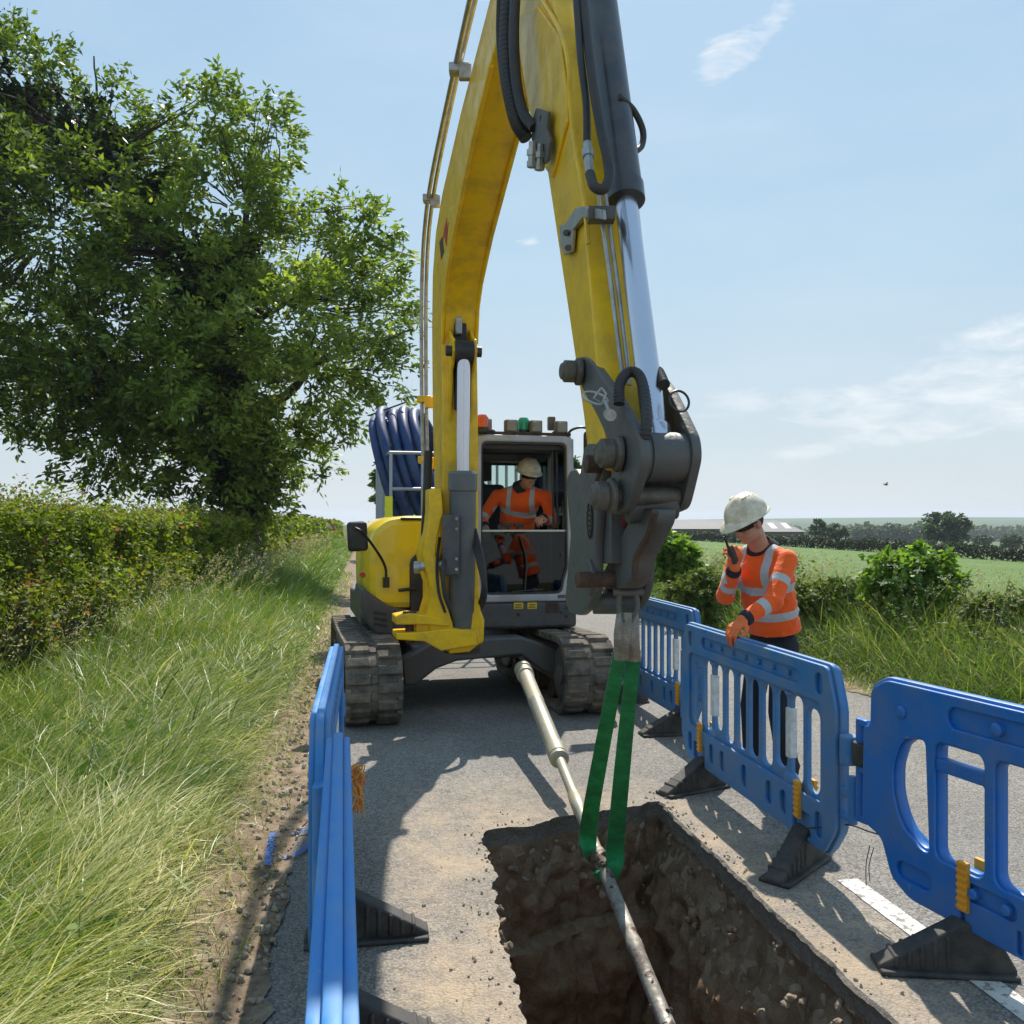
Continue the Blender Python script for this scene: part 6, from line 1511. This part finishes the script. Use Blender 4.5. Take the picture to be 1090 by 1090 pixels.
mb.build('branches', BARK, TREE, True, ang=None)
def small_tree(name, label, px, py, rx, ry, Y, nleaf, size, group=None, m=None, cat='tree', lobes=6, trunk=True, ground=None):
    gzv = P(px, py+ry*1.15, Y).z if ground is None else ground
    b0 = P(px, py, Y); T = thing(name, label, cat, (b0.x, b0.y, gzv), group=group); s_ = Y/FPX; rg = random.Random(int(px*7+py))
    bs = [bl(px, py+ry*.1, rx*.62, ry*.7, Y)]
    for k in range(lobes):
        a = math.tau*k/lobes+rg.random()*.7; bs.append(bl(px+rx*.55*math.cos(a), py-ry*.5*math.sin(a)*(1 if math.sin(a) > 0 else .7), rx*rg.uniform(.32, .48), ry*rg.uniform(.30, .48), Y, dy=rg.uniform(-.4, .4)*rx*s_))
    co, c_, r_ = crown(bs, max(20, nleaf//20), 20, max(.12, rx*s_*.2), size, .6, shell=.35); vegobj('crown' if cat == 'tree' else 'foliage', co, r_, m or OAK, T)
    if trunk:
        mb = MB(); bb = V((b0.x, b0.y, gzv-.1)); limb(mb, bb, b0, rx*s_*.09, rx*s_*.05, n=4, jit=.03)
        for q in bs[1:]: limb(mb, bb.lerp(b0, .75), V(q[0]), rx*s_*.04, rx*s_*.015, n=4, sides=5)
        mb.build('trunk' if cat == 'tree' else 'stems', BARK, T, True, ang=60)
    return T
OAK = leafmat('broadleaf', [(0, (.03, .065, .014)), (.5, (.07, .125, .024)), (1, (.13, .2, .045))], .3, .55, .3)
small_tree('broadleaf_tree', 'rounded green tree far behind the blue pipe coil', 436, 500, 40, 52, 42, 9000, .30, 'distant trees')
small_tree('broadleaf_tree', 'small green tree seen just right of the cab beside the mirror', 600, 520, 26, 34, 48, 5000, .32, 'distant trees')
small_tree('broadleaf_tree', 'low green tree far beyond the cab, left of it', 492, 528, 30, 28, 70, 3000, .42, 'distant trees')
FARM = leafmat('far_leaf', [(0, (.030, .055, .022)), (.5, (.05, .085, .028)), (1, (.085, .125, .045))], .2, .6, .3)
small_tree('oak_tree', 'largest round-crowned oak standing alone on the far field hedge at the right', 1008, 562, 25, 18, 135, 5200, .50, 'distant trees', FARM, lobes=8)
small_tree('field_tree', 'thin open-topped tree left of the distant wood on the far hedge', 872, 562, 9, 10, 140, 900, .5, 'distant trees', FARM)
small_tree('field_tree', 'bushy tree right beside the thin open-topped one on the far hedge', 889, 566, 15, 8, 140, 1400, .5, 'distant trees', FARM)
small_tree('field_tree', 'small feathery tree beyond the left end of the grey barn roof', 712, 549, 9, 7, 165, 500, .55, 'distant trees', FARM)
small_tree('field_tree', 'round dark tree just right of the largest oak', 1046, 575, 10, 6, 190, 900, .6, 'distant trees', FARM)
small_tree('field_tree', 'round dark tree at the right edge of the photo below the blue hills', 1077, 577, 13, 7, 170, 1300, .6, 'distant trees', FARM)
# far wood as one mass, field hedge in line
n = 14000; q = RNG.random(n); pxs = 905+90*q; Yw = 330+40*RNG.random(n); top = 561+2.0*np.sin(pxs*.21)+1.5*np.sin(pxs*.57)+1.*np.sin(pxs*1.3)
X = (pxs-545)/FPX*Yw; zt = CAMH+(HY-top)/FPX*Yw; zb = -7.5; z = zb+(zt-zb)*RNG.random(n)**.6
co = leaves(np.stack([X, Yw, z], 1), 1.3*np.ones(n), .8, updown=1.); tag(vegobj('wood', co, RNG.random(n), FARM), 'far dark wood on the skyline beyond the field', 'wood', kind='stuff')
n = 26000; Yw = 520+60*RNG.random(n); pxs = 640+450*RNG.random(n); top = 561.5+1.3*np.sin(pxs*.09)+1.*np.sin(pxs*.31)
X = (pxs-545)/FPX*Yw; zt = CAMH+(HY-top)/FPX*Yw; z = -9+(zt+9)*RNG.random(n)**.7
co = leaves(np.stack([X, Yw, z], 1), 2.0*np.ones(n), .8, updown=1.); tag(vegobj('wood', co, RNG.random(n), FARM), 'long hazy treeline low along the horizon at the right', 'wood', kind='stuff')
FH = thing('field_hedge', 'dark straight hedge across the far side of the green field', 'hedge', tuple(P(900, 580, 95)))
n = 30000; u = RNG.random(n); xa = V((10.5, 150.)); xb = V((44, 66.))
X = xa.x+(xb.x-xa.x)*u+RNG.normal(size=n)*.35; Yy = xa.y+(xb.y-xa.y)*u+RNG.normal(size=n)*.35
zg = gz(D2.x*X+D2.y*Yy, E2.x*X+E2.y*Yy); H_ = 1.15+.12*np.sin(u*60)+.1*np.sin(u*171); z = zg+H_*RNG.random(n)**.7
co = leaves(np.stack([X, Yy, z], 1), .22*np.ones(n), .8, updown=1.); vegobj('foliage', co, RNG.random(n), leafmat('far_hedge_leaf', [(0, (.016, .028, .010)), (1, (.045, .065, .02))], .15, .6, .3), FH)
# ---- right verge
GR2 = leafmat('tall_grass', [(0, (.045, .075, .016)), (.4, (.10, .17, .032)), (.66, (.175, .24, .055)), (.85, (.33, .30, .15)), (1, (.48, .43, .27))], .36, .45, .4)
n = 125000; s = 4.6*(60/4.6)**RNG.random(n); t = TR+.10+3.3*RNG.random(n)**.8; 
hgt = ssm(TR+.05, TR+.9, t+.15*fbm(s, t, 3.))
H_ = (.10+.60*hgt)*(.65+.6*RNG.random(n))*(1+.22*fbm(s, t, 1.4, 2.))
pos = np.concatenate([stx(s, t), (gz(s, t))[:, None]], 1)
hd = 3.6+1.6*fbm(s, t, 1.1, 3.)+RNG.normal(size=n)*2.6
b = blades(pos, H_*1.15, (.0045+.009*RNG.random(n)**2)*np.maximum(1, s/10), hd, .15+.38*np.abs(RNG.normal(size=n)), .3+1.5*RNG.random(n))
o = vegobj('grass', b, np.clip(.42+.2*fbm(pos[:, 0], pos[:, 1], 1.5)+.24*RNG.normal(size=n), 0, 1), GR2, per=8); tag(o, 'tall tangled grass on the right verge behind the blue barriers', 'grass', kind='stuff')
n = 1500; s = 5*(45/5)**RNG.random(n); t = TR+.7+2.4*RNG.random(n)
seedheads(s, t, .75+.45*RNG.random(n), 'seed_heads', 'feathery brown grass seed heads above the right verge', SEED, 1.1)
n = 9000; s = 4*(40/4)**RNG.random(n); t = TR+.0+.55*RNG.random(n)**1.5
pos = np.concatenate([stx(s, t), (gz(s, t)+.01)[:, None]], 1); b = blades(pos, .10+.12*RNG.random(n), .004*np.maximum(1, s/9), RNG.random(n)*6.28, 1.1+.3*RNG.random(n), .2*RNG.random(n))
tag(vegobj('clippings', b, np.clip(.8+.15*RNG.normal(size=n), 0, 1), GR2, per=8), 'dry pale grass clippings along the right road edge', 'grass clippings', kind='stuff')
ELD = leafmat('elder_leaf', [(0, (.055, .11, .018)), (.5, (.14, .235, .04)), (1, (.25, .35, .08))], .36, .5, .3)
BRM = leafmat('bramble_leaf', [(0, (.04, .065, .018)), (.5, (.10, .14, .035)), (.85, (.17, .20, .06)), (1, (.24, .17, .08))], .28, .6, .2)
EB = small_tree('elder_bush', 'bright green elder bush with creamy flower heads on the right verge', 972, 622, 56, 44, 10.2, 9000, .085, 'bushes on the right verge', ELD, 'bush', ground=.05)
mb = MB(); rg = random.Random(4)
for k in range(4):
    a = P(rg.uniform(935, 1005), rg.uniform(598, 640), 9.5+rg.uniform(-.1, .1))
    for _ in range(22): q = a+V((rg.gauss(0, .035), rg.gauss(0, .03), rg.gauss(0, .012))); mb.ell(q, (.007, .007, .005), None, 5, 4)
f_ = mb.build('flower_head', mat('elder_flower', (.70, .68, .50), .8), EB, True, ang=None); f_['kind'] = 'stuff'
small_tree('elder_bush', 'leafy green bush behind the excavator hitch at the field edge', 712, 592, 32, 26, 15.5, 4200, .11, 'bushes on the right verge', ELD, 'bush', ground=.05)
small_tree('bramble', 'dark bramble mound behind the back of the standing worker', 880, 640, 48, 24, 11.2, 6500, .065, 'bushes on the right verge', BRM, 'bush', ground=.02)
small_tree('bramble', 'low brownish bramble left of the standing worker', 752, 628, 42, 20, 13.5, 4800, .075, 'bushes on the right verge', BRM, 'bush', ground=.02)
small_tree('bramble', 'bramble mound at the right edge of the photo, right of the elder bush', 1072, 655, 48, 26, 9.2, 6000, .06, 'bushes on the right verge', BRM, 'bush', ground=.02)
n = 30000; s = 5*(40/5)**RNG.random(n); t = TR+.7+2.6*RNG.random(n); zz_ = (.10+.62*RNG.random(n)**.8)*(.55+.6*(fbm(s, t, 2.6, 4.)+.5)); ok = (fbm(s, t, 1.9, 7.) > -.12)
pos = np.concatenate([stx(s, t), (gz(s, t)+zz_)[:, None]], 1)[ok]
tag(vegobj('weeds', leaves(pos, .055*np.maximum(1, s[ok]/10), .5, updown=.8), np.clip(.45+.25*RNG.normal(size=ok.sum()), 0, 1), BRM), 'leafy nettles and docks tangled in the tall grass of the right verge', 'weeds', kind='stuff')
# ---- farm buildings
ROOF = mat('grey_sheet_roof', (.23, .215, .205), .8, var=.15, vscale=.4); WALL = mat('barn_wall', (.14, .12, .10), .9)
def barn(label, px0, px1, yr, ye, Y, depth, hip=False):
    a = P(px0, ye, Y); b = P(px1, ye, Y); zr = P(px0, yr, Y).z; g_ = -2.2; c_ = (a+b)/2
    B = thing('barn', label, 'barn', (c_.x, c_.y, g_), group='farm buildings beyond the field')
    mb = MB(); mb.b2((a.x+.3, Y+.3, g_), (b.x-.3, Y+depth-.3, a.z+.02)); mb.build('wall', WALL, B, True)
    mb = MB(); i = 3 if hip else 0
    mb.add([(a.x, Y, a.z), (b.x, Y, a.z), (b.x, Y+depth, a.z), (a.x, Y+depth, a.z), (a.x+(2 if hip else 0), Y+depth/2, zr), (b.x-i, Y+depth/2, zr)], [(0, 1, 5, 4), (2, 3, 4, 5), (1, 2, 5), (3, 0, 4), (3, 2, 1, 0)])
    rf = mb.build('roof', ROOF, B, True, ang=None); return B, rf, a, b, zr
barn('long low grey-roofed barn left of the worker helmet beyond the field', 703, 792, 553.5, 563, 148, 12)
B, rf, a, b, zr = barn('shorter brown-grey barn with pale roof lights right of the worker helmet', 803, 858, 553.5, 566, 140, 12, True)
mb = MB()
for k in range(2):
    x = a.x+3.2+2.2*k; z1 = a.z+(zr-a.z)*.25; z2 = a.z+(zr-a.z)*.75; mb.add([(x, 140+1.5-.02, z1+.03), (x+1, 140+1.5-.02, z1+.03), (x+1, 140+4.5-.02, z2+.03), (x, 140+4.5-.02, z2+.03)], [(0, 1, 2, 3)])
mb.build('roof_light', mat('roof_light_sheet', (.30, .33, .35), .5), rf, True, ang=None)
# ---- small road sign far down the left hedge
sp_ = P(351, 560, 62); SG = thing('road_sign', 'tiny triangular road sign on a post far down the left hedge', 'road sign', (sp_.x, sp_.y, 0))
mb = MB(); mb.cyl((sp_.x, sp_.y, 0), (sp_.x, sp_.y, sp_.z+.05), .04, 8); mb.build('post', ZINC, SG, True)
mb = MB(); mb.prism([sp_+V((-.42, -.05, -.30)), sp_+V((.42, -.05, -.30)), sp_+V((0, -.05, .42))], (0, .02, 0)); sb = mb.build('sign_plate', mat('sign_red', (.5, .03, .03), .5), SG, True, ang=None)
mb = MB(); mb.prism([sp_+V((-.27, -.058, -.22)), sp_+V((.27, -.058, -.22)), sp_+V((0, -.058, .24))], (0, .006, 0)); mb.build('sign_face', mat('sign_white', (.7, .7, .68), .5), sb, True, ang=None)
# ---- a bird over the field
bp_ = P(943, 516, 60); BI = rootmesh((lambda m_: (m_.ell((0, 0, 0), (.16, .05, .05)), m_.add([(.05, 0, .02), (-.08, 0, .02), (-.10, .38, .14), (.0, .42, .15)], [(0, 1, 2, 3)]), m_.add([(.05, 0, .02), (-.08, 0, .02), (-.10, -.38, .14), (.0, -.42, .15)], [(0, 1, 2, 3)]), m_.add([(-.14, .03, 0), (-.14, -.03, 0), (-.26, -.05, 0), (-.26, .05, 0)], [(0, 1, 2, 3)]), m_.mesh())[-1])(MB()), 'bird', BLK, V((0, 0, 0)))
BI.location = bp_; tag(BI, 'tiny dark bird flying above the field at the right', 'bird')

# ---- summer haze over the land
m_, nt_ = newmat('summer_haze'); pv = N(nt_, 'ShaderNodeVolumePrincipled', inp={'Color': (.80, .88, 1, 1), 'Density': .00028, 'Anisotropy': .25}); o_ = N(nt_, 'ShaderNodeOutputMaterial'); nt_.links.new(pv.outputs[0], o_.inputs['Volume'])
mb = MB(); mb.b2((-2000, -700, -14), (4200, 4300, 60)); tag(mb.build('haze', m_, ang=None), kind='stuff')
# ---- repeated small pieces become parts of their own
def split_islands(o):
    bm = bmesh.new(); bm.from_mesh(o.data); bm.faces.ensure_lookup_table(); seen = set(); isl = []
    for f in bm.faces:
        if f.index in seen: continue
        st_ = [f]; seen.add(f.index); grp = []
        while st_:
            g = st_.pop(); grp.append(g.index)
            for e in g.edges:
                for h in e.link_faces:
                    if h.index not in seen: seen.add(h.index); st_.append(h)
        isl.append(set(grp))
    bm.free()
    if len(isl) < 2: return
    src = o.data; out = []
    for grp in isl:
        bm = bmesh.new(); bm.from_mesh(src); bm.faces.ensure_lookup_table()
        bmesh.ops.delete(bm, geom=[f for f in bm.faces if f.index not in grp], context='FACES')
        me = bpy.data.meshes.new(o.name.split('.')[0]); bm.to_mesh(me); bm.free(); me.materials.append(src.materials[0]); out.append(me)
    return out
cache = {}
for o in list(bpy.data.objects):
    nm = o.name.split('.')[0]
    if o.type == 'MESH' and nm in ('bolt', 'rivet_boss', 'glass_stop', 'cuff', 'armrest', 'foot_pedal', 'bar_boss', 'roof_light', 'hose_coupling', 'control_lever', 'swing_pin', 'mud_clod', 'strap', 'grab_rail') and o.parent:
        key = o.data.name
        if key not in cache: cache[key] = split_islands(o)
        if not cache[key]: continue
        o.data = cache[key][0]
        for me in cache[key][1:]:
            c_ = o.copy(); c_.data = me; COL.objects.link(c_)
